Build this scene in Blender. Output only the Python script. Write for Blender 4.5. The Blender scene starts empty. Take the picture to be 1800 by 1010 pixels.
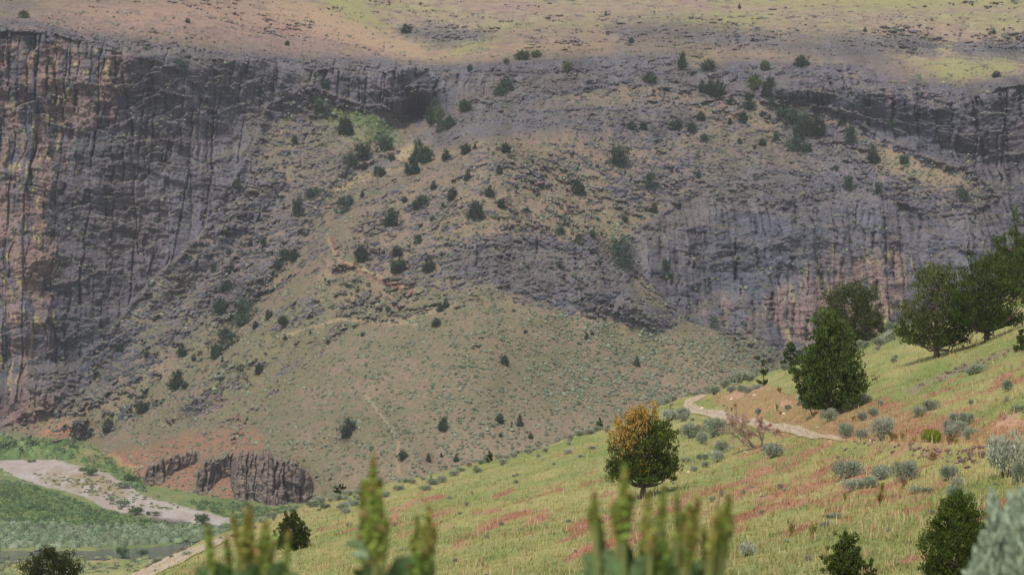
import bpy, math, random
import numpy as np
from math import radians, sin, cos, tan, pi

# ------------------------------------------------------------------ camera, world, sun, exposure
FPX, PITCH = 5104.0, radians(4.0)          # focal length in pixels of the 1800 px wide photograph
SC = bpy.context.scene
COL = SC.collection
cam_d = bpy.data.cameras.new('camera')
cam = bpy.data.objects.new('camera', cam_d)
COL.objects.link(cam)
cam.location = (0, 0, 0)
cam.rotation_euler = (radians(90) - PITCH, 0, 0)
cam_d.sensor_width = 36.0
cam_d.lens = 36.0 * FPX / 1800.0
cam_d.clip_start = 0.3
cam_d.clip_end = 6000
cam_d.dof.use_dof = True
cam_d.dof.focus_distance = 230
cam_d.dof.aperture_fstop = 11.0
SC.camera = cam

SUN_EL, SUN_AZ = radians(55), radians(200)   # azimuth measured clockwise from +Y: behind the camera, to the left
world = bpy.data.worlds.new('World')
SC.world = world
world.use_nodes = True
wn, wl = world.node_tree.nodes, world.node_tree.links
wn.clear()
sky = wn.new('ShaderNodeTexSky')
sky.sky_type = 'NISHITA'
sky.sun_disc = False
sky.sun_elevation = SUN_EL
sky.sun_rotation = SUN_AZ
sky.dust_density = 4.0
sky.air_density = 1.0
sky.altitude = 1500
hs = wn.new('ShaderNodeHueSaturation')
hs.inputs['Saturation'].default_value = 0.45
bg = wn.new('ShaderNodeBackground')
bg.inputs['Strength'].default_value = 0.105
wo = wn.new('ShaderNodeOutputWorld')
wl.new(sky.outputs[0], hs.inputs['Color'])
wl.new(hs.outputs[0], bg.inputs['Color'])
wl.new(bg.outputs[0], wo.inputs['Surface'])

sun_d = bpy.data.lights.new('sun', 'SUN')
sun_d.energy = 2.0
sun_d.angle = radians(10)
sun_d.color = (1.0, 0.95, 0.87)
sun = bpy.data.objects.new('sun', sun_d)
COL.objects.link(sun)
# light travels from the sun direction towards the scene
sx, sy, sz = sin(SUN_AZ) * cos(SUN_EL), cos(SUN_AZ) * cos(SUN_EL), sin(SUN_EL)
from mathutils import Vector
sun.rotation_euler = Vector((sx, sy, sz)).to_track_quat('Z', 'Y').to_euler()

SC.view_settings.view_transform = 'Standard'
SC.view_settings.look = 'None'
SC.view_settings.exposure = 0.85
SC.view_settings.gamma = 1.0
SC.cycles.max_bounces = 5
SC.cycles.diffuse_bounces = 3
SC.cycles.volume_bounces = 1
SC.cycles.transparent_max_bounces = 8

# ------------------------------------------------------------------ geometry helpers
CP, SP = cos(PITCH), sin(PITCH)
def P(u, v, d):
    """world point seen at photo pixel (u, v) at distance d along +Y"""
    a = (np.asarray(u, float) - 900.0) / FPX
    b = (505.0 - np.asarray(v, float)) / FPX
    t = np.asarray(d, float) / (CP + b * SP)
    return np.stack([t * a, t * (CP + b * SP), t * (b * CP - SP)], -1)
def V_of(y, z):
    """pixel row of a point"""
    r = z / y
    b = (r * CP + SP) / (CP - r * SP)
    return 505.0 - b * FPX
def U_of(x, y, z):
    t = y * CP - z * SP
    return 900.0 + FPX * x / t

def _hash(ix, iy, s):
    h = (ix.astype(np.int64) * 374761393 + iy.astype(np.int64) * 668265263 + s * 974634777) & 0xffffffff
    h = ((h ^ (h >> 13)) * 1274126177) & 0xffffffff
    h = ((h ^ (h >> 16)) * 2246822519) & 0xffffffff
    return ((h ^ (h >> 15)) & 0xffffff).astype(np.float32) / 16777215.0
def noise(x, y, s=0):
    """gradient noise, about -1..1"""
    ix = np.floor(x); iy = np.floor(y)
    fx = (x - ix).astype(np.float32); fy = (y - iy).astype(np.float32)
    ix = ix.astype(np.int64); iy = iy.astype(np.int64)
    ux = fx * fx * fx * (fx * (fx * 6 - 15) + 10); uy = fy * fy * fy * (fy * (fy * 6 - 15) + 10)
    def g(dx, dy):
        a = _hash(ix + dx, iy + dy, s) * 6.2831853
        return np.cos(a) * (fx - dx) + np.sin(a) * (fy - dy)
    n0 = g(0, 0) * (1 - ux) + g(1, 0) * ux
    n1 = g(0, 1) * (1 - ux) + g(1, 1) * ux
    return (n0 * (1 - uy) + n1 * uy) * 1.5
def fbm(x, y, s=0, o=4, gain=0.5):
    r = 0; a = 1.0; t = 0
    for i in range(o):
        r = r + a * noise(x * 2 ** i + 17.3 * i, y * 2 ** i - 9.1 * i, s + i); t += a; a *= gain
    return r / t * 1.3
def voro(x, y, s=0, jit=0.95):
    """F1, F2-F1, random id of the nearest cell, and offset to its point"""
    ix = np.floor(x).astype(np.int64); iy = np.floor(y).astype(np.int64)
    fx = (x - ix).astype(np.float32); fy = (y - iy).astype(np.float32)
    f1 = np.full(fx.shape, 9.0, np.float32); f2 = f1.copy()
    idd = np.zeros_like(f1); ox = np.zeros_like(f1); oy = np.zeros_like(f1)
    for dx in (-1, 0, 1):
        for dy in (-1, 0, 1):
            hx = _hash(ix + dx, iy + dy, s); hy = _hash(ix + dx, iy + dy, s + 71)
            px = dx + 0.5 + (hx - 0.5) * jit - fx; py = dy + 0.5 + (hy - 0.5) * jit - fy
            d = np.sqrt(px * px + py * py)
            m = d < f1
            f2 = np.where(m, f1, np.minimum(f2, d))
            idd = np.where(m, _hash(ix + dx, iy + dy, s + 133), idd)
            ox = np.where(m, px, ox); oy = np.where(m, py, oy)
            f1 = np.where(m, d, f1)
    return f1, f2 - f1, idd, ox, oy
def brick(x, z, w, h, s):
    """irregular tall blocks: distance to the side joint, place across and up the block, random id"""
    x = x / w; x = x + .60 * noise(x * .8, z / h * .25 + s, s) + .35 * noise(x * .23, x * 0 + s, s + 9)
    i = np.floor(x); fx = x - i; i = i.astype(np.int64)
    h1 = _hash(i, i * 0 + 5, s); h2 = _hash(i, i * 0 + 9, s)
    zz = z / h * (.6 + .9 * h1) + h2 * 7
    zz = zz + .35 * noise(zz * .8, i.astype(np.float32) * 1.7, s + 1) + (fx - .5) * (h2 - .5) * .35 * w / h * 3
    j = np.floor(zz); fz = zz - j
    return np.minimum(fx, 1 - fx).astype(np.float32), fx.astype(np.float32), fz.astype(np.float32), _hash(i, j.astype(np.int64), s + 2), h1
def sstep(a, b, x):
    t = np.clip((x - a) / (b - a), 0, 1)
    return t * t * (3 - 2 * t)
def mix(a, b, t):
    return a + (b - a) * t[..., None]

# polygon masks on a coarse pixel grid
MU0, MV0, MST = -220, -130, 3.0
MUN, MVN = int(2260 / MST) + 2, int(1360 / MST) + 2
_mu, _mv = np.meshgrid(MU0 + MST * np.arange(MUN), MV0 + MST * np.arange(MVN))
def inpoly(u, v, poly):
    r = np.zeros(u.shape, bool); n = len(poly)
    for i in range(n):
        x0, y0 = poly[i]; x1, y1 = poly[(i + 1) % n]
        if y0 == y1: continue
        c = ((y0 > v) != (y1 > v)) & (u < (x1 - x0) * (v - y0) / (y1 - y0) + x0)
        r ^= c
    return r
def blur(m, px):
    k = max(1, int(round(px / MST)))
    for _ in range(2):
        for ax in (0, 1):
            p = np.pad(m, [(k + 1, k) if a == ax else (0, 0) for a in (0, 1)], mode='edge')
            c = np.cumsum(p, axis=ax)
            m = (c[2 * k + 1:] - c[:-2 * k - 1]) / (2 * k + 1) if ax == 0 else (c[:, 2 * k + 1:] - c[:, :-2 * k - 1]) / (2 * k + 1)
    return m
def mask(polys, px=10, vals=None):
    m = np.zeros(_mu.shape)
    for i, p in enumerate(polys):
        m = np.maximum(m, inpoly(_mu, _mv, p) * (vals[i] if vals else 1.0))
    return blur(m, px)
def linemask(lines, w):
    """gaussian band round polylines, w in pixels"""
    best = np.full(_mu.shape, 1e9)
    for L in lines:
        for (x0, y0), (x1, y1) in zip(L[:-1], L[1:]):
            dx, dy = x1 - x0, y1 - y0
            t = np.clip(((_mu - x0) * dx + (_mv - y0) * dy) / (dx * dx + dy * dy), 0, 1)
            best = np.minimum(best, np.hypot(_mu - x0 - t * dx, _mv - y0 - t * dy))
    return np.exp(-(best / w) ** 2)
def samp(m, u, v):
    x = np.clip((u - MU0) / MST, 0, MUN - 1.001); y = np.clip((v - MV0) / MST, 0, MVN - 1.001)
    ix = x.astype(int); iy = y.astype(int); fx = x - ix; fy = y - iy
    return ((m[iy, ix] * (1 - fx) + m[iy, ix + 1] * fx) * (1 - fy) + (m[iy + 1, ix] * (1 - fx) + m[iy + 1, ix + 1] * fx) * fy).astype(np.float32)

def mesh_from(name, verts, faces, col=None, smooth=False, mat=None):
    """verts (N,3); faces list/array of equal length rows, or a tuple (tris, quads)"""
    me = bpy.data.meshes.new(name)
    verts = np.asarray(verts, np.float32)
    groups = faces if isinstance(faces, tuple) else (faces,)
    groups = [np.asarray(g, np.int32) for g in groups if len(g)]
    me.vertices.add(len(verts)); me.vertices.foreach_set('co', verts.ravel())
    nl = sum(g.size for g in groups); nf = sum(len(g) for g in groups)
    me.loops.add(nl); me.polygons.add(nf)
    me.loops.foreach_set('vertex_index', np.concatenate([g.ravel() for g in groups]))
    st = []; tt = []; o = 0
    for g in groups:
        k = g.shape[1]
        st.append(o + k * np.arange(len(g))); tt.append(np.full(len(g), k)); o += g.size
    me.polygons.foreach_set('loop_start', np.concatenate(st).astype(np.int32))
    me.polygons.foreach_set('loop_total', np.concatenate(tt).astype(np.int32))
    if smooth: me.polygons.foreach_set('use_smooth', np.ones(nf, bool))
    me.update()
    if col is not None:
        a = me.color_attributes.new('Col', 'FLOAT_COLOR', 'POINT')
        c = np.ones((len(verts), 4), np.float32); c[:, :3] = np.clip(col, 0, 1)
        a.data.foreach_set('color', c.ravel())
    if mat: me.materials.append(mat)
    return me
def obj(name, me, parent=None, loc=None, rz=0.0, sc=None, **props):
    o = bpy.data.objects.new(name, me)
    COL.objects.link(o)
    if parent: o.parent = parent
    if loc is not None: o.location = [float(a) for a in loc]
    if rz: o.rotation_euler = (0, 0, rz)
    if sc is not None: o.scale = sc if hasattr(sc, '__len__') else (sc, sc, sc)
    for k, v in props.items(): o[k] = v
    return o
def grid_faces(nr, nc, keep=None):
    i = np.arange(nr * nc).reshape(nr, nc)
    q = np.stack([i[:-1, :-1], i[:-1, 1:], i[1:, 1:], i[1:, :-1]], -1).reshape(-1, 4)
    return q if keep is None else q[keep.ravel()]

def material(name, rough=0.95, spec=0.1, var=0.0, vscale=1.0, bump=0.0, bscale=1.0, base=None, hue=None, trans=0.0):
    m = bpy.data.materials.new(name); m.use_nodes = True
    n, l = m.node_tree.nodes, m.node_tree.links
    b = n['Principled BSDF']
    b.inputs['Roughness'].default_value = rough
    b.inputs['Specular IOR Level'].default_value = spec
    if base is None:
        a = n.new('ShaderNodeAttribute'); a.attribute_name = 'Col'; c = a.outputs['Color']
    else:
        a = n.new('ShaderNodeRGB'); a.outputs[0].default_value = (*base, 1); c = a.outputs[0]
    tc = n.new('ShaderNodeNewGeometry')
    if var:
        t = n.new('ShaderNodeTexNoise'); t.inputs['Scale'].default_value = vscale
        t.inputs['Detail'].default_value = 5; t.inputs['Roughness'].default_value = 0.65
        l.new(tc.outputs['Position'], t.inputs['Vector'])
        mr = n.new('ShaderNodeMapRange'); mr.inputs[1].default_value = 0.3; mr.inputs[2].default_value = 0.7
        mr.inputs[3].default_value = 1 - var; mr.inputs[4].default_value = 1 + var
        l.new(t.outputs[0], mr.inputs[0])
        mx = n.new('ShaderNodeVectorMath'); mx.operation = 'SCALE'
        l.new(c, mx.inputs[0]); l.new(mr.outputs[0], mx.inputs['Scale']); c = mx.outputs[0]
    if hue:
        oi = n.new('ShaderNodeObjectInfo'); h = n.new('ShaderNodeHueSaturation')
        mr = n.new('ShaderNodeMapRange'); mr.inputs[3].default_value = 1 - hue; mr.inputs[4].default_value = 1 + hue
        l.new(oi.outputs['Random'], mr.inputs[0]); l.new(mr.outputs[0], h.inputs['Value'])
        l.new(c, h.inputs['Color']); c = h.outputs[0]
    l.new(c, b.inputs['Base Color'])
    if bump:
        t = n.new('ShaderNodeTexNoise'); t.inputs['Scale'].default_value = bscale; t.inputs['Detail'].default_value = 6
        t.inputs['Roughness'].default_value = 0.7
        l.new(tc.outputs['Position'], t.inputs['Vector'])
        bp = n.new('ShaderNodeBump'); bp.inputs['Strength'].default_value = 1.0; bp.inputs['Distance'].default_value = bump
        l.new(t.outputs[0], bp.inputs['Height']); l.new(bp.outputs[0], b.inputs['Normal'])
    return m

# ------------------------------------------------------------------ far hills: canyon wall, spur and plateau
FLOOR_Z = -140.0
CTRL = [(-200,760,1165),(0,745,1152),(100,772,1128),(0,790,1115),(-200,790,1115),(130,640,1172),(200,560,1178),(300,450,1196),(400,350,1222),
 (300,600,1152),(300,690,1112),(400,560,1160),(400,450,1196),(500,430,1186),(500,350,1222),(600,300,1238),(660,250,1266),
 (-200,400,1185),(-200,60,1215),(0,200,1200),(0,550,1168),(60,50,1214),(60,200,1200),(60,550,1168),(60,700,1142),(130,200,1210),(0,400,1182),(0,50,1212),(130,65,1222),(250,80,1236),(350,90,1260),(450,105,1280),(600,110,1310),
 (740,110,1330),(700,205,1312),(740,215,1314),(600,205,1290),(550,190,1290),(420,200,1266),(350,200,1240),(300,250,1225),(200,300,1202),(100,350,1190),
 (180,790,1112),(200,740,1122),(250,850,1016),(250,790,1055),(370,880,978),(350,800,1035),(480,892,962),(480,790,1012),(560,872,970),(560,820,985),
 (300,760,1092),(370,650,1112),(450,700,1078),(450,760,1040),(600,760,1000),(600,650,1052),(600,550,1096),(600,460,1132),(590,400,1170),(700,500,1112),
 (650,350,1196),(750,400,1142),(760,300,1185),(740,255,1262),(850,250,1188),(850,400,1128),(850,600,1042),(850,750,982),(850,860,940),(650,900,925),
 (1000,300,1190),(1000,450,1132),(1000,550,1092),(1000,650,1050),(1000,800,978),(1050,370,1172),(1150,540,1118),(1150,700,1052),(1150,800,1000),
 (1280,600,1118),(1300,690,1082),(1300,800,1030),(1400,625,1132),(1400,700,1100),(1400,500,1156),(1400,380,1172),(1250,370,1188),(1250,500,1162),
 (1200,560,1132),(1100,460,1142),(1100,370,1182),(1300,300,1215),(1300,200,1262),(1200,150,1300),(1200,100,1328),(1100,200,1262),
 (1000,230,1232),(900,215,1258),(850,170,1300),(850,110,1330),(1000,170,1288),(1000,100,1335),(1400,112,1292),(1400,215,1262),(1500,125,1272),
 (1540,240,1246),(1600,140,1266),(1640,290,1226),(1700,150,1256),(1760,350,1206),(1800,135,1240),(1700,280,1226),(1800,250,1212),(1800,350,1192),(1600,390,1196),(1600,560,1158),
 (1800,560,1150),(1800,700,1090),(2000,140,1220),(2000,400,1180),(2000,700,1080),(500,320,1232),
 (-200,0,1290),(0,25,1262),(150,20,1290),(300,20,1335),(500,50,1385),(500,0,1500),(700,65,1430),(700,0,1600),(800,85,1410),(1000,55,1450),
 (1000,0,1610),(1300,60,1400),(1300,0,1590),(1600,65,1400),(1600,112,1330),(1600,0,1560),(1800,65,1410),(1800,112,1330),(1800,0,1560),
 (2000,60,1380),(2000,0,1560),(-200,-100,1600),(300,-100,1750),(1000,-100,1950),(1600,-100,1900),(2000,-100,1900)]
_c = np.array(CTRL, float); _cu = _c[:, 0] / 1000; _cv = _c[:, 1] / 1000 * 1.5
def _U(r2): return np.sqrt(r2 + .0012)
_K = _U((_cu[:, None] - _cu) ** 2 + (_cv[:, None] - _cv) ** 2) - 1e-3 * np.eye(len(_c))
_Pm = np.stack([np.ones(len(_c)), _cu, _cv], 1)
_A = np.block([[_K, _Pm], [_Pm.T, np.zeros((3, 3))]])
_w = np.linalg.solve(_A, np.concatenate([1000 * np.log(_c[:, 2]), np.zeros(3)]))
_mb = _w[-3] + _w[-2] * _mu / 1000 + _w[-1] * _mv / 1000 * 1.5
for i in range(len(_c)):
    _mb = _mb + _w[i] * _U((_mu / 1000 - _cu[i]) ** 2 + (_mv / 1000 * 1.5 - _cv[i]) ** 2)
BASE = np.exp(_mb / 1000)
# no overhangs: going up, the ground never comes back towards the camera
_k = .045 * (_mv[::-1, :1].max() - _mv[::-1])
BASE = (np.maximum.accumulate(BASE[::-1] - _k, axis=0) + _k)[::-1]
BASE = blur(BASE, 6)
# creased gullies and ridge crests
GUL = [[(150,775),(240,735),(300,690),(370,622),(430,560),(485,500),(540,425),(585,365),(640,290),(700,225),(738,200)]]
GUL2 = [[(1340,660),(1290,610),(1180,540),(1110,470),(1050,400),(1015,340),(985,300)], [(1800,300),(1700,270),(1600,235),(1450,200)],
        [(740,110),(738,205)], [(1690,150),(1560,60)], [(1180,60),(1190,100),(1160,130)], [(700,60),(650,30)]]
RID = [[(180,775),(300,712),(440,610),(560,480),(600,420),(700,330)], [(1040,400),(1080,520),(1200,590),(1330,655)], [(470,770),(600,740),(720,800)]]
GUL3 = [[(60,745),(150,680),(230,610),(300,540)],[(250,690),(330,590),(400,500),(440,420)],[(330,520),(420,420),(520,330)],[(1000,560),(960,470),(930,380)],[(880,760),(900,640),(880,540)],[(700,800),(690,680),(650,600)],[(1120,640),(1080,560)]]
BASE = BASE + 15 * linemask(GUL, 24) + 5 * linemask(GUL2, 24) - 12 * linemask(RID, 34) + 6 * linemask(GUL3[:3], 20) + 2 * linemask(GUL3[3:], 26)

STEP = 1.35
_uc = np.arange(-180, 1990, STEP); _vc = np.arange(-100, 925, STEP)
# rows run from bottom to top
UU, VV = np.meshgrid(_uc, _vc[::-1])
UU = UU.astype(np.float32); VV = VV.astype(np.float32)
D0 = samp(BASE, UU, VV)
W0 = P(UU, VV, D0)
X0 = W0[..., 0]
SR = W0[..., 2] + .5 * W0[..., 1] + 100
Z0 = W0[..., 2] + 300

# rock zones: (value, polygon)
ROCKZ = [
 (1.0, [(-220,35),(60,42),(130,60),(250,76),(330,92),(330,130),(420,180),(430,290),(360,400),(300,465),(240,530),(190,590),(130,640),(60,690),(0,735),(-220,740)]),
 (.88, [(250,76),(420,100),(620,108),(740,112),(800,125),(780,180),(740,212),(640,185),(560,150),(470,195),(460,260),(330,300),(280,200)]),
 (1.0, [(560,105),(790,118),(790,200),(730,214),(620,182),(560,160)]),
 (.84, [(770,112),(900,105),(1080,95),(1200,95),(1240,150),(1120,150),(950,172),(820,205),(770,195)]),
 (.74, [(700,215),(850,190),(1000,175),(1200,190),(1260,215),(1150,262),(1000,232),(850,250),(760,262),(700,250)]),
 (.66, [(1060,330),(1200,250),(1330,230),(1460,300),(1500,330),(1300,330),(1100,380)]),
 (1.0, [(1300,108),(1400,112),(1500,118),(1600,142),(1700,152),(1800,128),(1990,125),(1990,380),(1800,370),(1760,345),(1700,300),(1640,285),(1560,250),(1480,200),(1380,175),(1280,160),(1180,130)]),
 (1.0, [(1180,365),(1330,300),(1480,318),(1580,360),(1680,400),(1760,350),(1990,360),(1990,640),(1600,600),(1500,612),(1400,615),(1330,592),(1230,572),(1180,540),(1150,500),(1100,470),(1080,430)]),
 (.72, [(1340,195),(1460,210),(1560,255),(1650,320),(1760,350),(1680,400),(1560,365),(1470,320),(1380,260)]),
 (.78, [(800,430),(900,410),(1000,420),(1040,400),(1090,440),(1130,520),(1200,575),(1160,585),(1080,560),(1000,548),(930,530),(860,500),(800,490)]),
 (.62, [(640,420),(800,420),(830,520),(720,510),(640,470)]),
 (.66, [(330,290),(560,260),(620,270),(560,380),(470,490),(400,560),(200,690),(100,740),(60,720),(200,590),(300,480)]),
 (.60, [(460,400),(600,330),(700,300),(800,330),(780,400),(650,440),(520,460)]),
 (.50, [(300,700),(420,690),(440,760),(380,790),(300,760)]),
 (.60, [(430,190),(540,178),(600,215),(640,270),(560,330),(470,320),(420,260)]),
 (.58, [(1130,150),(1300,150),(1340,260),(1150,300),(960,300),(1000,250)]),
 (.56, [(700,255),(960,262),(980,330),(760,330),(640,330)]),
 (.72, [(590,268),(700,262),(700,292),(600,318)]),
 (.60, [(0,15),(250,40),(500,50),(640,80),(740,100),(700,118),(400,100),(120,62),(0,50)]),
 (.74, [(680,52),(760,46),(880,55),(850,78),(740,84),(690,66)]),
 (.70, [(1060,35),(1200,38),(1330,50),(1400,62),(1480,78),(1560,105),(1600,130),(1500,112),(1380,98),(1200,80),(1080,78)]),
 (.75, [(1380,72),(1480,62),(1600,60),(1660,75),(1640,100),(1600,98),(1480,92)]),
 (.75, [(1660,78),(1800,68),(1990,60),(1990,100),(1700,104)]),
 (.70, [(1680,112),(1990,95),(1990,122),(1700,122)]),
 (.75, [(0,0),(90,-10),(60,12),(0,20)]),
 (.85, [(-220,735),(0,700),(60,690),(110,655),(160,625),(90,720),(40,745),(0,760),(-220,770)]),
]
CLEAR = [ # vegetated clearings that cut the rock back
 [(560,185),(640,195),(740,215),(700,250),(640,250),(590,220)],
 [(1040,395),(1080,440),(1110,480),(1130,470),(1100,400),(1060,350)],
 [(1540,240),(1640,290),(1700,330),(1620,330),(1540,290)],
 [(480,0),(600,20),(700,55),(780,85),(860,75),(900,60),(900,100),(780,112),(700,95),(560,60)],
 [(1560,100),(1680,104),(1990,112),(1990,126),(1740,140),(1640,128)],
]
rk = np.zeros(_mu.shape)
for val, p in ROCKZ: rk = np.maximum(rk, val * inpoly(_mu, _mv, p))
clear = np.zeros(_mu.shape)
for p in CLEAR: clear = np.maximum(clear, inpoly(_mu, _mv, p) * 1.0)
rk = np.maximum(rk, 0.43 * inpoly(_mu, _mv, [(-220,20),(480,10),(700,60),(1200,60),(2000,60),(2000,640),(1340,640),(1150,590),(1000,560),(760,545),(600,600),(440,760),(160,790),(-220,790)]))
rk = np.maximum(rk, 0.34 * (_mv < 130)) 
rk = np.maximum(rk, 0.16)
rk = blur(rk * (1 - 0.32 * clear), 8)
ROCK = rk
R = samp(ROCK, UU, VV)

# warp
wx = fbm(X0 / 30, SR / 30, 5, 3) * 5; wy = fbm(X0 / 30, SR / 30, 9, 3) * 8
xa = X0 + wx; sa = SR + wy
n_big = fbm(X0 / 34, SR / 26, 21, 5, 0.55)
n_med = fbm(X0 / 8, SR / 5, 33, 4, 0.6)
n_band = fbm(X0 / 15 + wy / 20, (SR + X0 * 0.1) / 6, 44, 5, 0.6)
n_fin = fbm(X0 / 2.2, SR / 2.4, 45, 4, 0.65)
notcl = 1 - sstep(0.8, 1, R)
n_pat = fbm((X0 + .5 * SR) / 7, (SR - .2 * X0) / 5, 46, 5, 0.68)
Rn = R + 0.16 * n_big + (0.12 + .10 * notcl) * n_med + 0.12 * n_band * notcl + .16 * n_fin + .20 * n_pat * notcl - .02 * notcl
cliff = sstep(0.74, 0.90, R + 0.08 * n_big)
_g = np.cross(np.gradient(W0, axis=1), np.gradient(W0, axis=0)); _g = np.abs(_g[..., 2]) / (np.linalg.norm(_g, axis=-1) + 1e-9)
cliff = cliff * (1 - sstep(.80, .92, _g))        # gentle ground carries blocks, not columns
xb = X0 + wx * .2 + fbm(X0 / 8, Z0 / 30, 12, 4, .55) * 1.3
sb = Z0 + wy * .5
def crack(f, w): return np.exp(-(f / w) ** 2)
r4 = lambda c, k: ((c[2] * k) % 1.0) - .5     # further random numbers of a cell
def rb(c, k): return ((c[3] * k) % 1.0) - .5
b1 = brick(xb, sb, 11.5, 38, 101); b2 = brick(xb + 1.3 * noise(SR / 9, X0 / 30, 14), sb, 4.2, 15, 102); b3 = brick(xb, sb, 1.6, 4.2, 103)
cx2 = (None, None, b2[3], None, None)
wk = lambda c, lo: np.clip(rb(c, 53) + .5 - lo, 0, 1) / (1 - lo)      # only some joints gape
colm = ((b1[3] - .5) * 5.0 + (b1[1] - .5) * rb(b1, 17) * 6 + (b1[2] - .5) * 4.0 - crack(b1[0], .040) * 4.0 * wk(b1, .30)
        + (b2[3] - .5) * 2.2 + (b2[1] - .5) * rb(b2, 17) * 2.6 + (b2[2] - .5) * 3.0 * (.4 + b2[4]) - crack(b2[0], .075) * 2.8 * wk(b2, .40)
        + (b3[3] - .5) * .45 + (b3[1] - .5) * rb(b3, 17) * .7 + (b3[2] - .5) * .5 + n_big * 4.5 + n_med * .9 + n_fin * .45)
# broken outcrops: separate blocks, more of them where the ground is rockier
xo = X0 + fbm(X0 / 5, SR / 5, 15, 3) * 1.6; so = SR + fbm(X0 / 6, SR / 6, 16, 3) * 1.8 + X0 * .15 * np.sin(X0 / 70)
ob1 = voro(xo / 4.6, so / 6.4, 104); ob2 = voro(xo / 1.9, so / 2.7, 105); ob3 = voro(xo / .85, so / 1.15, 106)
pr = np.clip((Rn - .33) * 2.6, 0, 1)
def block(c, p, hgt, e):
    pres = sstep(0, .08, p - c[2]); edge = sstep(0, e, c[1]) * (.75 + .5 * c[3] * (((c[2] * 57) % 1.0) - .5) * 2)
    return pres * edge * (.10 + np.clip(.5 - c[4], 0, 1.1)) * hgt * (.55 + .9 * ((c[2] * 31) % 1.0)), pres * sstep(0, e * .6, c[1])
k1, m1 = block(ob1, pr * 1.12 - .06, 3.3, .16); k2, m2 = block(ob2, pr * 1.05 - .06, 1.35, .16); k3, m3 = block(ob3, pr * 1.0 - .05, .45, .2)
rock = np.clip(np.maximum(np.maximum(m1, m2 * .95), .55 * m3 * sstep(.35, .7, pr)), 0, 1)
rock = np.maximum(np.maximum(rock, .85 * sstep(.70, .82, R + .08 * n_pat)) * (1 - cliff), cliff * sstep(.44, .60, Rn + .05 * n_fin))
disp = cliff * colm * sstep(.44, .60, Rn) + (1 - cliff) * (k1 + k2 + k3 * .8 + k1 * .3 * n_fin) * (1 + .5 * sstep(.62, .8, R))
# grassy shelves that cut across the cliffs: rock swells out below the line, a shelf lies on top
SHELF = [([(95,217),(140,214),(168,200),(190,205)], 4), ([(185,224),(240,206),(290,194)], 4), ([(235,168),(290,158),(345,172)], 4), ([(172,256),(230,250),(290,242),(335,250)], 4.5), ([(150,303),(205,284),(240,268)], 3.5),
 ([(262,122),(330,104),(400,122)], 3), ([(430,192),(470,214),(525,238)], 3), ([(300,215),(350,190),(410,186)], 4), ([(120,340),(170,322),(240,318)], 3.5), ([(215,372),(270,350),(330,330)], 4), ([(120,420),(190,402),(250,382)], 3.5),
 ([(190,455),(240,436),(290,420)], 3), ([(90,500),(150,486),(200,462)], 3), ([(60,560),(120,548),(175,520)], 3), ([(40,470),(90,440),(110,436)], 2.5), ([(20,300),(60,290),(85,296)], 2.5), ([(30,640),(90,615),(130,580)], 3),
 ([(330,300),(380,278),(430,262)], 3.5), ([(340,140),(400,150),(450,140)], 3), ([(460,140),(520,150),(560,140)], 2.5), ([(600,150),(650,160),(700,150)], 2),
 ([(1180,400),(1240,392),(1290,404)], 3.5), ([(1290,420),(1340,432),(1385,420)], 3), ([(1200,450),(1250,462),(1300,452)], 3), ([(1385,448),(1430,440),(1470,452)], 3), ([(1240,350),(1330,338),(1400,346)], 3.5), ([(1440,360),(1500,352),(1560,372)], 3),
 ([(1560,420),(1620,404),(1680,420)], 3), ([(1480,470),(1540,462),(1590,480)], 3), ([(1330,500),(1370,512),(1400,505)], 2.5), ([(1150,490),(1200,500),(1240,494)], 2.5), ([(1340,560),(1390,572),(1440,566)], 3), ([(1640,450),(1700,436),(1760,444)], 3),
 ([(1400,390),(1450,398),(1500,392)], 2.5), ([(1480,190),(1540,208),(1600,236)], 3.5), ([(1600,180),(1650,190),(1690,186)], 2.5), ([(1700,250),(1750,262),(1800,270)], 3), ([(1360,150),(1420,158),(1470,164)], 3), ([(1480,150),(1510,154),(1550,166)], 2),
 ([(900,150),(1000,134),(1100,140)], 2.5), ([(800,180),(900,160),(980,150)], 2.5), ([(1090,165),(1180,150),(1260,170)], 2.5), ([(830,210),(930,192),(1050,186)], 3), ([(950,215),(1050,204),(1180,210)], 3), ([(760,240),(830,224),(900,228)], 2.5)]
shelf = np.zeros_like(R); strip = np.zeros_like(R)
for k, (L, A) in enumerate(SHELF):
    lu = np.array([p[0] for p in L], float); lv = np.array([p[1] for p in L], float)
    c0, c1_ = np.searchsorted(_uc, [lu[0] - 8, lu[-1] + 8]); cols = slice(c0, c1_)
    uu_ = _uc[cols]; lin = np.interp(uu_, lu, lv) + 5 * noise(uu_ / 14, uu_ * 0 + k, 63) + 2.5 * noise(uu_ / 5, uu_ * 0 + k, 64)
    tp = np.clip(np.minimum(uu_ - lu[0] + 8, lu[-1] + 8 - uu_) / 18, 0, 1) * (.6 + .8 * np.abs(noise(uu_ / 20, uu_ * 0 + k, 65)))
    s_ = VV[:, cols] - lin
    shelf[:, cols] = np.maximum(shelf[:, cols], A * 1.15 * tp * np.where(s_ > 0, np.exp(-s_ / 26) * sstep(0, 1.5, s_), 0))
    strip[:, cols] = np.maximum(strip[:, cols], tp * np.exp(-((s_ + 2.2) / 2.6) ** 2))
disp += shelf
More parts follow.
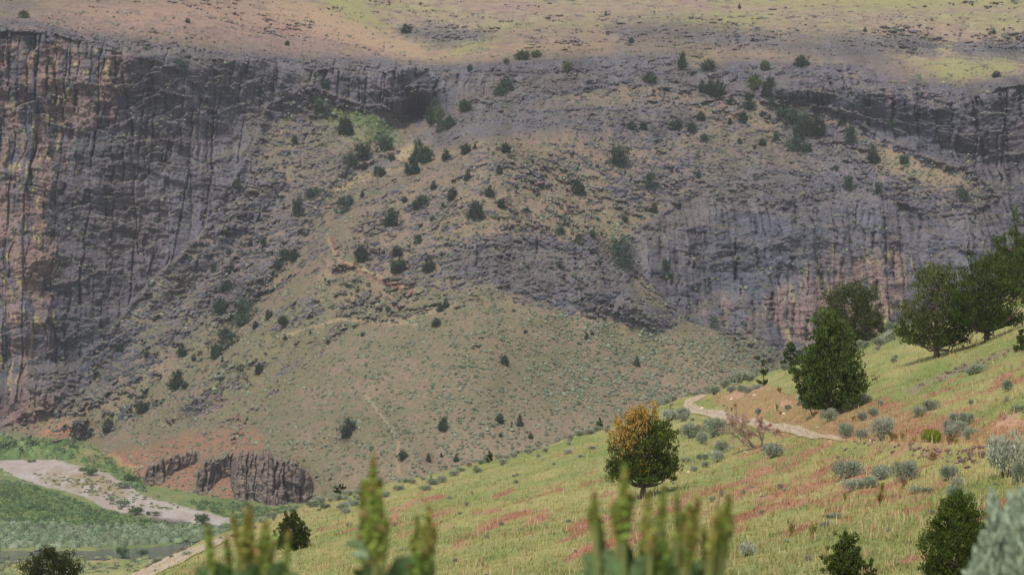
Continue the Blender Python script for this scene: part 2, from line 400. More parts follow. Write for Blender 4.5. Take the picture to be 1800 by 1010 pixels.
# the deep crevices between the main columns
CREV = [[(13,50),(16,120),(15,180)],[(62,55),(60,88)],[(82,62),(84,110),(81,172)],[(48,125),(46,200)],[(125,68),(122,150)],[(155,75),(152,100)],[(204,95),(203,148)],[(185,70),(178,95)],[(135,160),(130,200)],[(2,215),(0,260)],[(95,120),(100,180)],
 [(440,100),(432,130)],[(488,108),(486,152)],[(405,128),(402,160)],[(352,175),(350,210)],[(425,130),(420,162)],[(560,98),(555,125)],[(590,100),(585,128)],[(158,235),(154,260)],[(245,240),(243,268)],[(285,270),(288,300)],[(334,290),(336,320)],
 [(645,135),(640,190)],[(672,140),(668,175)],[(682,160),(680,200)],[(710,150),(708,180)],[(714,155),(714,185)],[(737,150),(738,180),(742,214)],[(806,125),(804,150)],[(765,150),(762,190)],[(700,105),(688,150)],
 [(1110,88),(1108,110)],[(1408,112),(1412,150)],[(1454,118),(1460,150)],[(1495,118),(1497,172)],[(1480,115),(1484,160)],[(1538,122),(1544,150)],[(1567,132),(1570,200)],[(1613,140),(1614,205)],[(1632,148),(1634,180)],[(1670,158),(1676,240)],
 [(1690,165),(1700,200)],[(1708,175),(1716,215),(1730,272)],[(1755,150),(1763,200),(1770,250),(1775,330)],[(1782,130),(1788,170)],[(1792,165),(1795,210)],[(1640,200),(1655,262)],[(1725,255),(1732,300)],
 [(1327,387),(1330,414)],[(1330,440),(1334,476)],[(1440,424),(1443,470),(1448,524)],[(1397,355),(1400,394)],[(1555,390),(1557,464)],[(1480,460),(1478,500)],[(1358,515),(1356,572)],[(1323,520),(1327,586)],[(1303,495),(1303,525)],[(1227,528),(1225,558)],
 [(1247,492),(1249,540)],[(1508,357),(1502,404)],[(1432,440),(1440,480),(1449,512)],[(1293,424),(1296,455),(1292,490)],[(1214,440),(1212,470)],[(1373,470),(1368,500)],[(1392,450),(1393,480)],[(1418,340),(1420,372)],[(1465,330),(1468,360)],[(1270,372),(1272,398)],
 [(1240,410),(1241,436)],[(1160,420),(1162,450)],[(1186,440),(1190,470)],[(1570,440),(1572,480)],[(1538,400),(1534,440)],[(1395,540),(1393,590)],[(1420,560),(1416,600)],[(1270,540),(1273,575)],[(1600,380),(1604,410)],[(1716,370),(1712,400)],[(1738,352),(1740,372)],
 [(840,440),(838,470)],[(880,455),(884,480)],[(985,455),(996,500)],[(1010,440),(1014,480)],[(1022,495),(1024,535)],[(1060,470),(1064,500)],[(945,430),(942,455)],[(1050,440),(1058,470)]]
crv = np.zeros_like(R)
for k, L in enumerate(CREV):
    lu = np.array([p[0] for p in L], float); lv = np.array([p[1] for p in L], float)
    c0, c1_ = np.searchsorted(_uc, [lu.min() - 14, lu.max() + 14]); vr = _vc[::-1]
    r0 = int(np.argmax(vr < lv.max() + 12)); r1 = int(np.argmax(vr < lv.min() - 12))
    vv_ = vr[r0:r1]; uc_ = np.interp(vv_, lv, lu) + 2.2 * noise(vv_ / 11, vv_ * 0 + k, 67) + .9 * noise(vv_ / 3, vv_ * 0 + k, 68)
    tp = np.clip(np.minimum(lv.max() + 8 - vv_, vv_ - lv.min() + 8) / 12, 0, 1)
    dd_ = (UU[r0:r1, c0:c1_] - uc_[:, None]) / (1 + .5 * np.abs(noise(vv_ / 15, vv_ * 0 + k, 69)))[:, None]
    crv[r0:r1, c0:c1_] = np.maximum(crv[r0:r1, c0:c1_], tp[:, None] * (.5 + .9 * np.abs(noise(vv_ / 9, vv_ * 0 + k, 70)))[:, None] * (3.4 * np.exp(-(dd_ / 1.25) ** 2) + 1.6 * np.exp(-(dd_ / 4.5) ** 2)))
disp -= crv * sstep(.40, .72, R + .1 * n_med)
# ledges that cross the cliffs
ph = ((Z0 + wy * 1.2 + X0 * .10 + 9 * fbm(X0 / 26, Z0 / 40, 61, 4)) / 15) % 1.0
disp += cliff * 3.2 * ph * sstep(-.15, .35, fbm(X0 / 30, SR / 26, 62, 3))
soft = fbm(X0 / 45, SR / 45, 71, 3) * 4.0 + fbm(X0 / 9, SR / 7, 72, 4) * .8 + fbm(X0 / 1.6, SR / 1.6, 73, 3) * .22
disp += (1 - rock) * soft * (1 - .6 * cliff) + rock * fbm(X0 / 1.2, SR / 1.6, 74, 3) * .35
pl = sstep(150, 40, VV)                     # flatter ground: a metre of depth is less relief there
disp *= 1 + 1.2 * pl * sstep(1320, 1400, D0)
D1 = D0 - disp
def hill_d(u, v):
    j = np.clip((np.asarray(u) - _uc[0]) / STEP, 0, len(_uc) - 1).astype(int)
    i = np.clip((_vc[-1] - np.asarray(v)) / STEP, 0, len(_vc) - 1).astype(int)
    return D1[i, j]
W1 = P(UU, VV, D1)
gy = np.gradient(W1, axis=0); gx = np.gradient(W1, axis=1)
N = np.cross(gx, gy); N /= np.linalg.norm(N, axis=-1, keepdims=True) + 1e-9
NZ = np.abs(N[..., 2])
NZ = (NZ + np.roll(NZ, 1, 0) + np.roll(NZ, 1, 1) + np.roll(NZ, -1, 1)) / 4

C = lambda *a: np.array(a, np.float32)
tan_ = C(.200, .138, .100); olive = C(.140, .121, .066); sage = C(.105, .118, .080); red = C(.225, .118, .076)
green = C(.055, .105, .032); ygreen = C(.235, .225, .085); straw = C(.31, .215, .13)
c1 = fbm(X0 / 60, SR / 60, 201, 4); c2 = fbm(X0 / 11, SR / 8, 202, 4, .6); c3 = fbm(X0 / 3.2, SR / 1.5, 203, 4, .7)
low = sstep(420, 640, VV)
t = np.clip(.36 + .45 * low + .75 * c1 + .75 * c2, 0, 1)
col = mix(np.broadcast_to(tan_, UU.shape + (3,)), olive, t)
col = mix(col, sage, np.clip(.25 + c3 * .9 + c2 * .3, 0, 1) * .45)
# plateau
plat = samp(mask([[(-220,-130),(2040,-130),(2040,128),(1800,134),(1600,120),(1480,70),(1330,45),(1180,35),(900,60),(780,85),(700,70),(600,30),(480,0),(300,-10),(-220,-20)]], 14), UU, VV)
ps = fbm(W0[..., 0] / 9, W0[..., 1] / 14, 207, 5, .65)
pc = mix(np.broadcast_to(C(.235, .165, .128), UU.shape + (3,)), C(.225, .200, .100), np.clip(.40 + .8 * c1 + .5 * ps, 0, 1)) * (1 + .35 * ps)[..., None]
col = mix(col, pc, plat)
def paint(polys, colr, px=8, amt=1.0, nz=1.0, edge=None):
    global col
    m = samp(mask(polys, px * 1.8), UU, VV)
    m = sstep(.22, .78, m + nz * (c2 * .45 + c3 * .35) * (m > .02)) * amt
    col = mix(col, colr, m)
paint([[(0,22),(250,8),(480,8),(640,60),(760,100),(700,112),(560,90),(300,70),(120,58),(0,45)]], C(.31,.195,.145), 14, .7)
paint([[(470,0),(560,8),(640,40),(720,72),(800,92),(960,70),(1180,60),(1180,70),(960,88),(840,102),(740,112),(660,92),(560,50),(440,12)]], straw, 8, .85)
paint([[(560,-5),(640,15),(700,45),(660,52),(600,30)],[(790,78),(870,60),(900,62),(860,82),(800,100)],[(1270,20),(1360,40),(1420,56),(1480,62),(1440,68),(1350,52),(1240,38)],
       [(1560,98),(1640,108),(1760,100),(1800,118),(1800,128),(1720,134),(1660,146),(1640,124),(1580,108)],[(470,-20),(1000,-40),(1000,-10),(600,-2)],[(1200,-40),(2000,-40),(2000,10),(1500,14),(1250,6)]], ygreen, 7, .8)
paint([[(1210,85),(1330,90),(1480,112),(1600,140),(1580,146),(1440,122),(1300,102),(1200,95)]], straw, 6, .75)
paint([[(1480,112),(1640,128),(1700,120),(1640,116),(1700,128),(1560,128)]], C(.37,.21,.14), 5, .6)
paint([[(560,185),(620,190),(680,205),(700,225),(660,235),(600,212)],[(640,225),(700,230),(690,250),(650,250)]], green, 6, .85)
paint([[(560,180),(640,210),(720,232),(720,260),(640,262),(560,230)]], C(.15,.155,.075), 8, .5)
paint([[(1540,244),(1640,290),(1700,330),(1620,330),(1540,290)],[(1040,395),(1080,440),(1110,480),(1130,470),(1100,400),(1060,350)]], C(.21,.17,.095), 6, .4)
paint([[(730,215),(760,215),(765,250),(700,290),(690,270),(735,240)],[(600,318),(700,290),(690,300),(560,345)]], C(.34,.26,.14), 4, .85)
paint([[(250,790),(330,760),(440,750),(480,780),(430,800),(360,800),(330,870),(290,860),(250,870),(200,830),(130,800),(180,795)],
       [(360,860),(420,820),(430,870),(400,885),(360,885)]], red, 7, .85, .6)
paint([[(120,790),(200,800),(250,825),(240,832),(180,812),(120,800)]], C(.38,.21,.11), 3, .9)
paint([[(30,770),(100,745),(170,735),(170,750),(90,775)]], C(.33,.14,.09), 8, .7)
paint([[(0,765),(130,775),(190,800),(260,850),(330,872),(400,885),(500,890),(560,880),(560,925),(0,925),(-220,925),(-220,775)]], C(.115,.16,.05), 5, .9)
paint([[(650,900),(560,830),(600,800),(760,770),(900,740),(1100,690),(1250,640),(1340,640),(1400,700),(900,925)]], C(.23,.165,.115), 20, .45)
# trails and old road grade
TR = linemask([[(583,418),(590,440),(600,460),(640,480),(690,502),(730,518)]], 3.2)
TRU = linemask([[(575,412),(583,436),(596,456),(640,474),(690,496),(735,512)]], 2.6)
TR2 = linemask([[(640,690),(700,770),(700,830)],[(745,548),(800,535),(760,548),(700,565)],[(500,590),(600,560),(740,570)],[(850,250),(700,300),(560,345)],[(740,205),(750,230),(735,250)],[(1700,400),(1690,360),(1760,300)]], 3.0)
col = mix(col, C(.31,.235,.145), samp(TR2, UU, VV) * .55)

# rock colours
rg = mix(np.broadcast_to(C(.076, .078, .098), UU.shape + (3,)), C(.106, .088, .090), np.clip(.35 + c1 * .7 + c2 * .35, 0, 1))
rg = rg * (1 + .30 * (cx2[2] - .5) + .30 * (b1[3] - .5) + .30 * c3 * .6 + .30 * (ob1[2] - .5) + .2 * (ob2[2] - .5))[..., None]
warm = samp(mask([[(-220,60),(90,60),(150,90),(240,120),(240,200),(130,230),(110,400),(100,560),(60,700),(-220,720)],[(1200,540),(1300,520),(1400,480),(1460,440),(1620,420),(1600,600),(1400,620),(1320,600)],
        [(1500,130),(1660,150),(1660,200),(1560,200)],[(1200,200),(980,190),(1000,245),(1180,245)],[(130,60),(350,85),(350,110),(220,110)]], 25, [1,1,.8,.7,.6]), UU, VV)
st1 = fbm(xa / 4.5, SR / 26, 301, 4, .6); st2 = fbm(xa / 1.5, SR / 9, 302, 4, .6); st3 = fbm(xa / 3.0, SR / 12, 303, 3, .6)
wm = sstep(.10, .42, warm * .42 + st1 * .55 + (cx2[2] - .5) * .35 - .12)
rg = mix(rg, C(.215, .135, .112), wm * np.clip(warm + .15, 0, 1) * .65)
rg = mix(rg, C(.31, .235, .21), sstep(.35, .6, st2 * .5 + st1 * .5 + warm * .12) * np.clip(warm, 0, 1) * .6)
lich = sstep(.32, .62, st2 * .6 + st3 * .5 + warm * .18) * (.35 + .65 * np.clip(warm * 1.3, 0, 1)) * cliff
rg = mix(rg, C(.37, .32, .09), lich * .5)
rg = mix(rg, C(.33, .17, .12), samp(mask([[(360,700),(560,700),(560,925),(360,925)],[(0,690),(120,690),(60,770),(0,770)]], 20), UU, VV) * .35)
top = sstep(.55, .78, NZ + .14 * c3 + .10 * c2)
top = top * (1 - cliff) + cliff * sstep(.66, .86, NZ + .12 * c3)
top = top * (1 - .80 * sstep(.60, .76, R) * (1 - .8 * sstep(.15, .45, c2 + .6 * c3 - .1)))
top = top * (1 - .55 * plat) * (1 - .30 * sstep(300, 200, VV))
rm = rock * (1 - .90 * top) * (1 - .9 * np.clip(strip * (.8 + c3), 0, 1))
# loose rock and scree between the outcrops
rm = np.maximum(rm, .8 * sstep(.44, .62, R * .8 + c3 * .35 + .15 * c2) * sstep(.2, .5, R) * (1 - top * .5))
col = mix(col, rg, rm)
col = mix(col, C(.165,.085,.070), np.clip(samp(TR, UU, VV) * 1.6, 0, 1) * .95)
col = mix(col, C(.33,.24,.14), samp(TRU, UU, VV) * .6)
hill_mat = material('hillside rock and dry grass', var=.30, vscale=.9, bump=.35, bscale=.7)
me = mesh_from('hills', W1.reshape(-1, 3), grid_faces(*UU.shape), col.reshape(-1, 3), smooth=False, mat=hill_mat)
obj('hills', me, kind='structure')

# ------------------------------------------------------------------ near grass slope (the photographer's side of the canyon)
CRU = [-260,-100,0,150,240,290,353,400,533,600,717,800,867,933,1000,1067,1110,1150,1200,1250,1290,1340,1400,1494,1535,1576,1640,1700,1785,1850,2060,2500]
CRV = [1230,1150,1095,1045,1006,978,950,936,887,868,841,824,810,790,769,749,737,716,699,694,676,657,637,604,588,573,560,545,511,490,400,220]
DCU = [-260,0,240,400,600,800,1000,1200,1300,1400,1500,1600,1800,2060,2500]
DCD = [140,165,195,212,232,252,276,312,324,320,312,302,276,250,225]
DBU = [-260,0,240,400,600,800,1000,1200,1400,1600,1800,2060,2500]
DBD = [110,128,150,146,130,118,109,102,97,92,88,84,78]
def slope_par(u):
    vc = np.interp(u, CRU, CRV); dc = np.interp(u, DCU, DCD); db = np.interp(u, DBU, DBD)
    vb = np.maximum(1015.0, vc + 40)
    return vc, dc, vb, db
def slope_d(u, v):
    """distance of the near slope at photo pixel (u, v), valid from the crest down"""
    u = np.asarray(u, float); v = np.asarray(v, float)
    vc, dc, vb, db = slope_par(u)
    s = (vb - v) / (vb - vc)
    inv = 1 / db + (1 / dc - 1 / db) * s
    return 1 / np.maximum(inv, 1 / dc)
def slope_pt(u, v):
    return P(u, v, slope_d(u, v))
def build_slope():
    us = np.arange(-250, 2500, 2.0)
    vc, dc, vb, db = slope_par(us)
    k = np.ones(9) / 9; pad = lambda a: np.convolve(np.pad(a, 4, mode='edge'), k, 'valid')
    n1 = 300
    s = np.linspace(0, 1, n1)[:, None]
    v = vb + (vc - vb) * s
    u = np.broadcast_to(us, v.shape)
    d = slope_d(u, v)
    W = P(u, v, d)
    # from the foot of the camera to the first visible row
    foot = np.stack([0 * us, 0 * us + .0, 0 * us - 1.25], -1)
    first = W[0]
    tt = np.concatenate([[-.25], np.linspace(0.0, 1, 60)[:-1] ** 1.5])[:, None]
    near = np.stack([first[:, 0] * (.06 + .94 * tt) + (us - 900) / 900 * 26 * (1 - tt), first[:, 1] * tt, -1.25 + (first[:, 2] + 1.25) * tt], -1)
    # beyond the crest: the hill rolls over and falls to the river
    last = W[-1]
    kk = np.concatenate([np.linspace(.5, 12, 24), np.linspace(14, 330, 70)])[:, None]
    ray = last[:, 2] / last[:, 1]
    a = 12.0
    drop = np.where(kk < 45, .0042 * kk ** 2, .0042 * 45 ** 2 + .378 * (kk - 45))
    far = np.stack([last[:, 0] * (1 + kk / last[:, 1]), last[:, 1] + kk, last[:, 2] + ray * kk - drop - .01 * kk], -1)
    far[..., 2] = np.maximum(far[..., 2], FLOOR_Z - 3)
    A = np.concatenate([near, W, far], 0)
    nr = len(near)
    # relief
    X, Y = A[..., 0], A[..., 1]
    r = fbm(X / 9, Y / 22, 501, 4) * .35 + fbm(X / 1.4, Y / 2.2, 503, 4, .6) * .07
    r *= np.clip(Y / 40, 0, 1)
    vv = V_of(np.maximum(Y, 1), A[..., 2]); uu = U_of(X, np.maximum(Y, 1), A[..., 2])
    bank = samp(blur(np.maximum(inpoly(_mu, _mv, [(1230,706),(1300,676),(1360,690),(1460,740),(1480,762),(1400,752),(1300,726)]) * 1.0, inpoly(_mu, _mv, [(1700,790),(1760,742),(1880,740),(1880,790)]) * 1.0), 5), uu, vv)
    r += bank * (.5 + .5 * fbm(X / 2.2, Y / 3.0, 505, 4))
    berm = samp(linemask([[(1470,790),(1560,792),(1640,798),(1760,806),(1900,812)]], 7), uu, vv)
    r += berm * .45
    A[..., 2] += r
    # colours
    c1 = fbm(X / 10, Y / 30, 511, 4); c2 = fbm((X - .2 * Y) / 2.6, (Y) / 9, 512, 5, .6); c3 = fbm(X / .5, Y / 1.1, 513, 4, .7)
    gr = C(.178, .205, .064); gy = C(.295, .262, .104); gd = C(.115, .140, .050); rd = C(.28, .105, .072); pk = C(.35, .175, .12)
    sh = A.shape[:2] + (3,)
    col = mix(np.broadcast_to(gr, sh), gy, np.clip(.5 + c1 * .9 + c2 * 1.0 + c3 * .5, 0, 1))
    col = mix(col, gd, np.clip(c3 * .9 + c2 * .35 - .05, 0, 1) * .6)
    # red cheatgrass streaks that run up the hill to the right
    q = (uu * .94 - (505 - vv) * .34), (vv + uu * .36)
    rs = fbm(q[0] / 190, q[1] / 15, 521, 4, .6)
    rs2 = fbm(q[0] / 60, q[1] / 9, 522, 4, .6)
    rz = [[(1300,780),(1460,770),(1640,800),(1700,850),(1560,900),(1420,900),(1300,870)],[(1440,745),(1560,700),(1700,720),(1800,740),(1880,760),(1880,800),(1640,790),(1480,775)],[(1180,870),(1340,830),(1440,800),(1420,860),(1240,930)],
          [(1000,920),(1100,900),(1140,950),(980,985)],[(1270,880),(1400,870),(1300,920)],[(1700,880),(1900,860),(1900,900),(1700,920)],[(680,905),(790,860),(790,872),(700,925)],[(770,960),(900,905),(980,890),(960,905),(860,940)],
          [(1150,960),(1330,900),(1330,930),(1200,990)],[(1520,640),(1560,620),(1570,640),(1530,650)],[(1600,690),(1900,610),(1900,680),(1640,720)],[(200,990),(300,960),(400,945),(400,960),(240,1010)],[(1500,880),(1640,870),(1600,900),(1520,905)]]
    rb = samp(mask(rz, 12), uu, vv)
    lines = [[(800,952),(850,928),(900,908),(960,894)],[(690,896),(740,880),(780,868)],[(830,908),(880,896)],[(905,886),(940,876),(990,862)],[(930,912),(960,906)],[(1060,870),(1090,862)],[(1000,930),(1060,912),(1110,900)],[(650,925),(700,905)],
             [(1110,750),(1130,745)],[(700,940),(760,925)],[(1020,850),(1060,838)],[(1190,880),(1250,860),(1330,842)],[(600,945),(660,922),(700,915)],[(980,800),(1010,790)],[(1300,915),(1380,890),(1440,880)],[(1560,905),(1640,890)],
             [(870,870),(900,858)],[(1380,940),(1430,925)],[(1000,975),(1080,950),(1140,935)],[(560,935),(600,915)],[(1590,990),(1640,975)],[(760,905),(800,892)],[(1150,905),(1200,895)]]
    rl = samp(linemask(lines, 5.5), uu, vv)
    m = sstep(.24, .58, rs * .42 + rs2 * .66 + rb * .36 + rl * .62 + .14 * c3 + .10 * c2 - .05 + .03 * sstep(1250, 1500, uu))
    rc = mix(np.broadcast_to(rd, sh), pk, np.clip(.35 + fbm(q[0] / 70, q[1] / 20, 525, 3) * .9 + c3 * .4, 0, 1))
    col = mix(col, rc, m * .82)
    soil = samp(mask([[(1250,708),(1300,690),(1345,676),(1352,690),(1310,715)],[(1345,735),(1400,702),(1412,708),(1370,742)],[(1735,770),(1760,752),(1850,755),(1850,775)]], 6), uu, vv)
    col = mix(col, C(.56, .38, .27), sstep(.42, .85, soil + .6 * c2 + .4 * c3) * .75)
    bk = samp(mask([[(1235,706),(1300,676),(1390,690),(1470,715),(1560,705),(1700,745),(1880,765),(1880,812),(1640,806),(1450,782),(1330,752)]], 8), uu, vv)
    col = mix(col, C(.30, .155, .090), sstep(.25, .7, bk + .9 * c2 + .4 * c3 - .16) * .62)
    # faint side track beyond the gravel road, and dark stony strip on the upper slope
    tk = samp(linemask([[(1455,775),(1560,786),(1660,793),(1800,800)]], 6), uu, vv)
    col = mix(col, C(.50, .33, .17), tk * .5)
    st = samp(linemask([[(1570,700),(1640,672),(1680,655),(1720,640),(1800,612)]], 7), uu, vv)
    col = mix(col, C(.20, .15, .13), st * sstep(-.1, .3, c2) * .6)
    edge = samp(mask([[(180,1010),(300,962),(400,932),(600,860),(610,880),(400,955),(250,1010)]], 8), uu, vv)
    col = mix(col, C(.34, .25, .12), edge * .5)
    mat = material('grassy slope', var=.28, vscale=3.0, bump=.06, bscale=3.0)
    me = mesh_from('grass_slope', A.reshape(-1, 3), grid_faces(*A.shape[:2]), col.reshape(-1, 3), smooth=True, mat=mat)
    obj('ground', me, kind='structure')
    return A, col
SLOPE, SLOPE_C = build_slope()
_SV = SLOPE[60:60 + 300]
def slope_surface(u, v):
    """point on the built slope (with its relief) at photo pixel"""
    u = np.asarray(u, float); v = np.asarray(v, float)
    vc, dc, vb, db = slope_par(u)
    j = np.clip(np.round((u + 250) / 2), 0, _SV.shape[1] - 1).astype(int)
    i = np.clip(np.round((vb - v) / (vb - vc) * 299), 0, 299).astype(int)
    return _SV[i, j]

# roads: strips laid a few centimetres proud of the slope, widths given along the strip
def road(name, rows, mat, lift=.05, n=90, nk=15):
    rows = np.array(rows, float)     # u, v, half width in photo pixels
    t = np.linspace(0, len(rows) - 1, n)
    u, v, hw = (np.interp(t, range(len(rows)), rows[:, i]) for i in range(3))
    k = np.ones(7) / 7; sm = lambda a: np.convolve(np.pad(a, 3, mode='reflect', reflect_type='odd'), k, 'valid')
    u, v, hw = sm(u), sm(v), sm(hw)
    tu, tv = np.gradient(u), np.gradient(v); L = np.hypot(tu, tv)
    kk = np.linspace(-1, 1, nk)
    uu = u[:, None] - (tv / L * hw)[:, None] * kk; vv = v[:, None] + (tu / L * hw)[:, None] * kk
    vc, dc, vb, db = slope_par(uu)
    x = np.clip((uu + 250) / 2, 0, _SV.shape[1] - 1.01); y = np.clip((vb - vv) / (vb - vc) * 299, 0, 298.9)
    ix = x.astype(int); iy = y.astype(int); fx = (x - ix)[..., None]; fy = (y - iy)[..., None]
    G = (_SV[iy, ix] * (1 - fx) + _SV[iy, ix + 1] * fx) * (1 - fy) + (_SV[iy + 1, ix] * (1 - fx) + _SV[iy + 1, ix + 1] * fx) * fy
    G[..., 2] += lift + .04 * (1 - kk ** 2)
    a = fbm(G[..., 0] / .5, G[..., 1] / .9, 601, 3)
    rut = np.exp(-((np.abs(kk) - .5) / .2) ** 2)
    col = mix(np.broadcast_to(C(.42, .325, .245), G.shape), C(.28, .235, .14), np.broadcast_to(np.clip(1 - rut, 0, 1), a.shape) * .5)
    col = col * (1 + .18 * a)[..., None]
    col = mix(col, C(.30, .28, .11), sstep(-.05, .35, np.abs(kk) - .75 + a * .5))
    me = mesh_from(name, G.reshape(-1, 3), grid_faces(*G.shape[:2]), col.reshape(-1, 3), smooth=True, mat=mat)
    return obj(name, me, kind='structure')
road('gravel_road', [(1240,699,2),(1222,703,4),(1207,709,7),(1212,716,9),(1240,725,8),(1270,732,7.5),(1300,739,6.5),(1350,749,6),(1400,759,5.5),(1440,768,4.5),(1485,776,2)], material('gravel', var=.25, vscale=6, bump=.03, bscale=8))
road('dirt_road', [(222,1024,18),(262,1002,13),(300,985,10.5),(345,966,8),(385,951,6),(402,944,4)], material('dirt', var=.15, vscale=4), n=40)

# ------------------------------------------------------------------ valley floor, gravel bar and river
def floor_d(v):
    b = (505.0 - np.asarray(v, float)) / FPX
    r = (b * CP - SP) / (CP + b * SP)
    return FLOOR_Z / r
RIVER = [(-220,996),(-220,964),(0,968),(120,967),(230,963),(300,957),(340,947),(420,930),(520,925),(520,938),(400,952),(330,975),(220,979),(60,985),(-220,996)]
RIVERB = [(262,905),(300,911),(345,916),(330,920),(285,916),(262,910)]
GBAR = [(-20,812),(40,806),(100,808),(125,816),(190,832),(212,845),(240,862),(250,872),(300,884),(370,902),(405,912),(410,925),(330,920),(262,906),(215,900),(180,890),(160,878),(110,862),(60,850),(25,838)]
def build_valley():
    us = np.arange(-230, 700, 3.0); vs = np.arange(745, 1060, 1.5)[::-1]
    u, v = np.meshgrid(us, vs)
    d = floor_d(v); W = P(u, v, d)
    X, Y = W[..., 0], W[..., 1]
    c1 = fbm(X / 30, Y / 60, 701, 4); c2 = fbm(X / 6, Y / 16, 702, 4, .6); c3 = fbm(X / 1.5, Y / 4, 703, 3, .6)
    riv = samp(mask([RIVER], 2.5), u, v); riv2 = samp(mask([RIVERB], 2), u, v)
    bar = samp(mask([GBAR], 4), u, v)
    W[..., 2] += (c1 * .35 + c2 * .2) * (1 - np.clip(riv * 2, 0, 1)) - 1.0 * sstep(.2, .5, riv) - 1.0 * riv2 + .1
    sh = u.shape + (3,)
    col = mix(np.broadcast_to(C(.085, .135, .045), sh), C(.17, .18, .07), np.clip(.5 + c1 + c2 * .6, 0, 1))
    col = mix(col, C(.30, .22, .12), sstep(.35, .7, c2 * .7 + c1 * .5) * .5)
    near = samp(mask([[(0,985),(140,980),(330,975),(420,940),(400,1060),(-230,1060),(-230,1000)]], 6), u, v)
    col = mix(col, C(.26, .24, .10), near * np.clip(.6 + c2, 0, 1))
    col = mix(col, C(.42, .24, .15), samp(mask([[(100,978),(205,976),(205,984),(100,986)]], 3), u, v) * .8)
    g = mix(np.broadcast_to(C(.36, .315, .285), sh), C(.27, .215, .18), np.clip(.4 + c2 * .8 + c3 * .4, 0, 1))
    mid = samp(mask([[(60,835),(160,830),(215,850),(225,880),(170,872),(100,858)]], 10), u, v)
    g = mix(g, C(.23, .185, .09), mid * sstep(-.45, .15, c2 + c3 * .4) * .85)
    col = mix(col, g, sstep(.35, .6, bar + .35 * c2 + .15 * c3))
    col = mix(col, C(.10, .08, .07), sstep(.2, .5, riv2) * .8)
    me = mesh_from('valley_floor', W.reshape(-1, 3), grid_faces(*u.shape), col.reshape(-1, 3), smooth=True, mat=material('valley floor', var=.2, vscale=1.2, bump=.1, bscale=1))
    obj('valley_floor', me, kind='structure')
    m = bpy.data.materials.new('river water'); m.use_nodes = True
    n, l = m.node_tree.nodes, m.node_tree.links; b = n['Principled BSDF']
    b.inputs['Base Color'].default_value = (.10, .105, .085, 1); b.inputs['Roughness'].default_value = .12
    t = n.new('ShaderNodeTexNoise'); t.inputs['Scale'].default_value = .5; t.inputs['Detail'].default_value = 4
    mp = n.new('ShaderNodeMapping'); mp.inputs['Scale'].default_value = (1, 3, 1)
    g_ = n.new('ShaderNodeNewGeometry'); bp = n.new('ShaderNodeBump'); bp.inputs['Distance'].default_value = .12
    l.new(g_.outputs['Position'], mp.inputs[0]); l.new(mp.outputs[0], t.inputs['Vector']); l.new(t.outputs[0], bp.inputs['Height']); l.new(bp.outputs[0], b.inputs['Normal'])
    q = P(np.array([-230, 540, 540, -230]), np.array([1010, 1010, 915, 915]), floor_d(np.array([1010, 1010, 915, 915])))
    q[:, 2] = FLOOR_Z - .35
    obj('river', mesh_from('river', q, [(0, 1, 2, 3)], mat=m), kind='structure')
build_valley()

# ------------------------------------------------------------------ plant builders
rng = np.random.default_rng(7)
def unit(a): return a / (np.linalg.norm(a, axis=-1, keepdims=True) + 1e-9)
class Buf:
    def __init__(s): s.v = []; s.c = []; s.q = []; s.t = []; s.n = 0
    def add(s, v, c, quads=None, tris=None):
        v = np.asarray(v, np.float32).reshape(-1, 3); c = np.broadcast_to(np.asarray(c, np.float32), v.shape)
        if quads is not None: s.q.append(np.asarray(quads) + s.n)
        if tris is not None: s.t.append(np.asarray(tris) + s.n)
        s.v.append(v); s.c.append(c); s.n += len(v)
    def mesh(s, name, mat, smooth=False):
        f = tuple(np.concatenate(a) for a in (s.t, s.q) if a)
        return mesh_from(name, np.concatenate(s.v), f, np.concatenate(s.c), smooth, mat)
def tube(b, pts, rad, colr, k=6):
    pts = np.asarray(pts, float); rad = np.asarray(rad, float); n = len(pts)
    tg = unit(np.gradient(pts, axis=0)); ref = np.array([.3, .9, .1])
    s1 = unit(np.cross(tg, ref)); s2 = np.cross(tg, s1)
    a = np.linspace(0, 2 * pi, k, endpoint=False)
    v = pts[:, None] + rad[:, None, None] * (np.cos(a)[None, :, None] * s1[:, None] + np.sin(a)[None, :, None] * s2[:, None])
    i = np.arange(n * k).reshape(n, k); j = np.roll(i, -1, 1)
    b.add(v, colr, quads=np.stack([i[:-1], j[:-1], j[1:], i[1:]], -1).reshape(-1, 4))
def sprays(b, c, d, L, W, colr, r=rng):
    """one slim diamond leaf spray per row: centre c, direction d, length L, width W"""
    n = len(c); d = unit(d); s = unit(np.cross(d, r.normal(size=(n, 3))))
    L = np.broadcast_to(L, n)[:, None]; W = np.broadcast_to(W, n)[:, None]
    v = np.stack([c - d * L * .5, c + s * W * .5 - d * L * .08, c + d * L * .5, c - s * W * .5 - d * L * .08], 1)
    cc = np.repeat(np.asarray(colr, np.float32)[:, None], 4, 1)
    b.add(v, cc.reshape(-1, 3), quads=np.arange(4 * n).reshape(n, 4))

leaf_mat = material('juniper foliage', rough=.75, spec=.15)
leaf_far = material('distant juniper foliage', rough=.85, spec=.1, hue=.22)
bark_mat = material('bark', var=.3, vscale=6, bump=.02, bscale=12)
sage_mat = material('sagebrush foliage', rough=.9, spec=.05, hue=.18)
shrub_mat = material('shrub foliage', rough=.85, spec=.1, hue=.2)

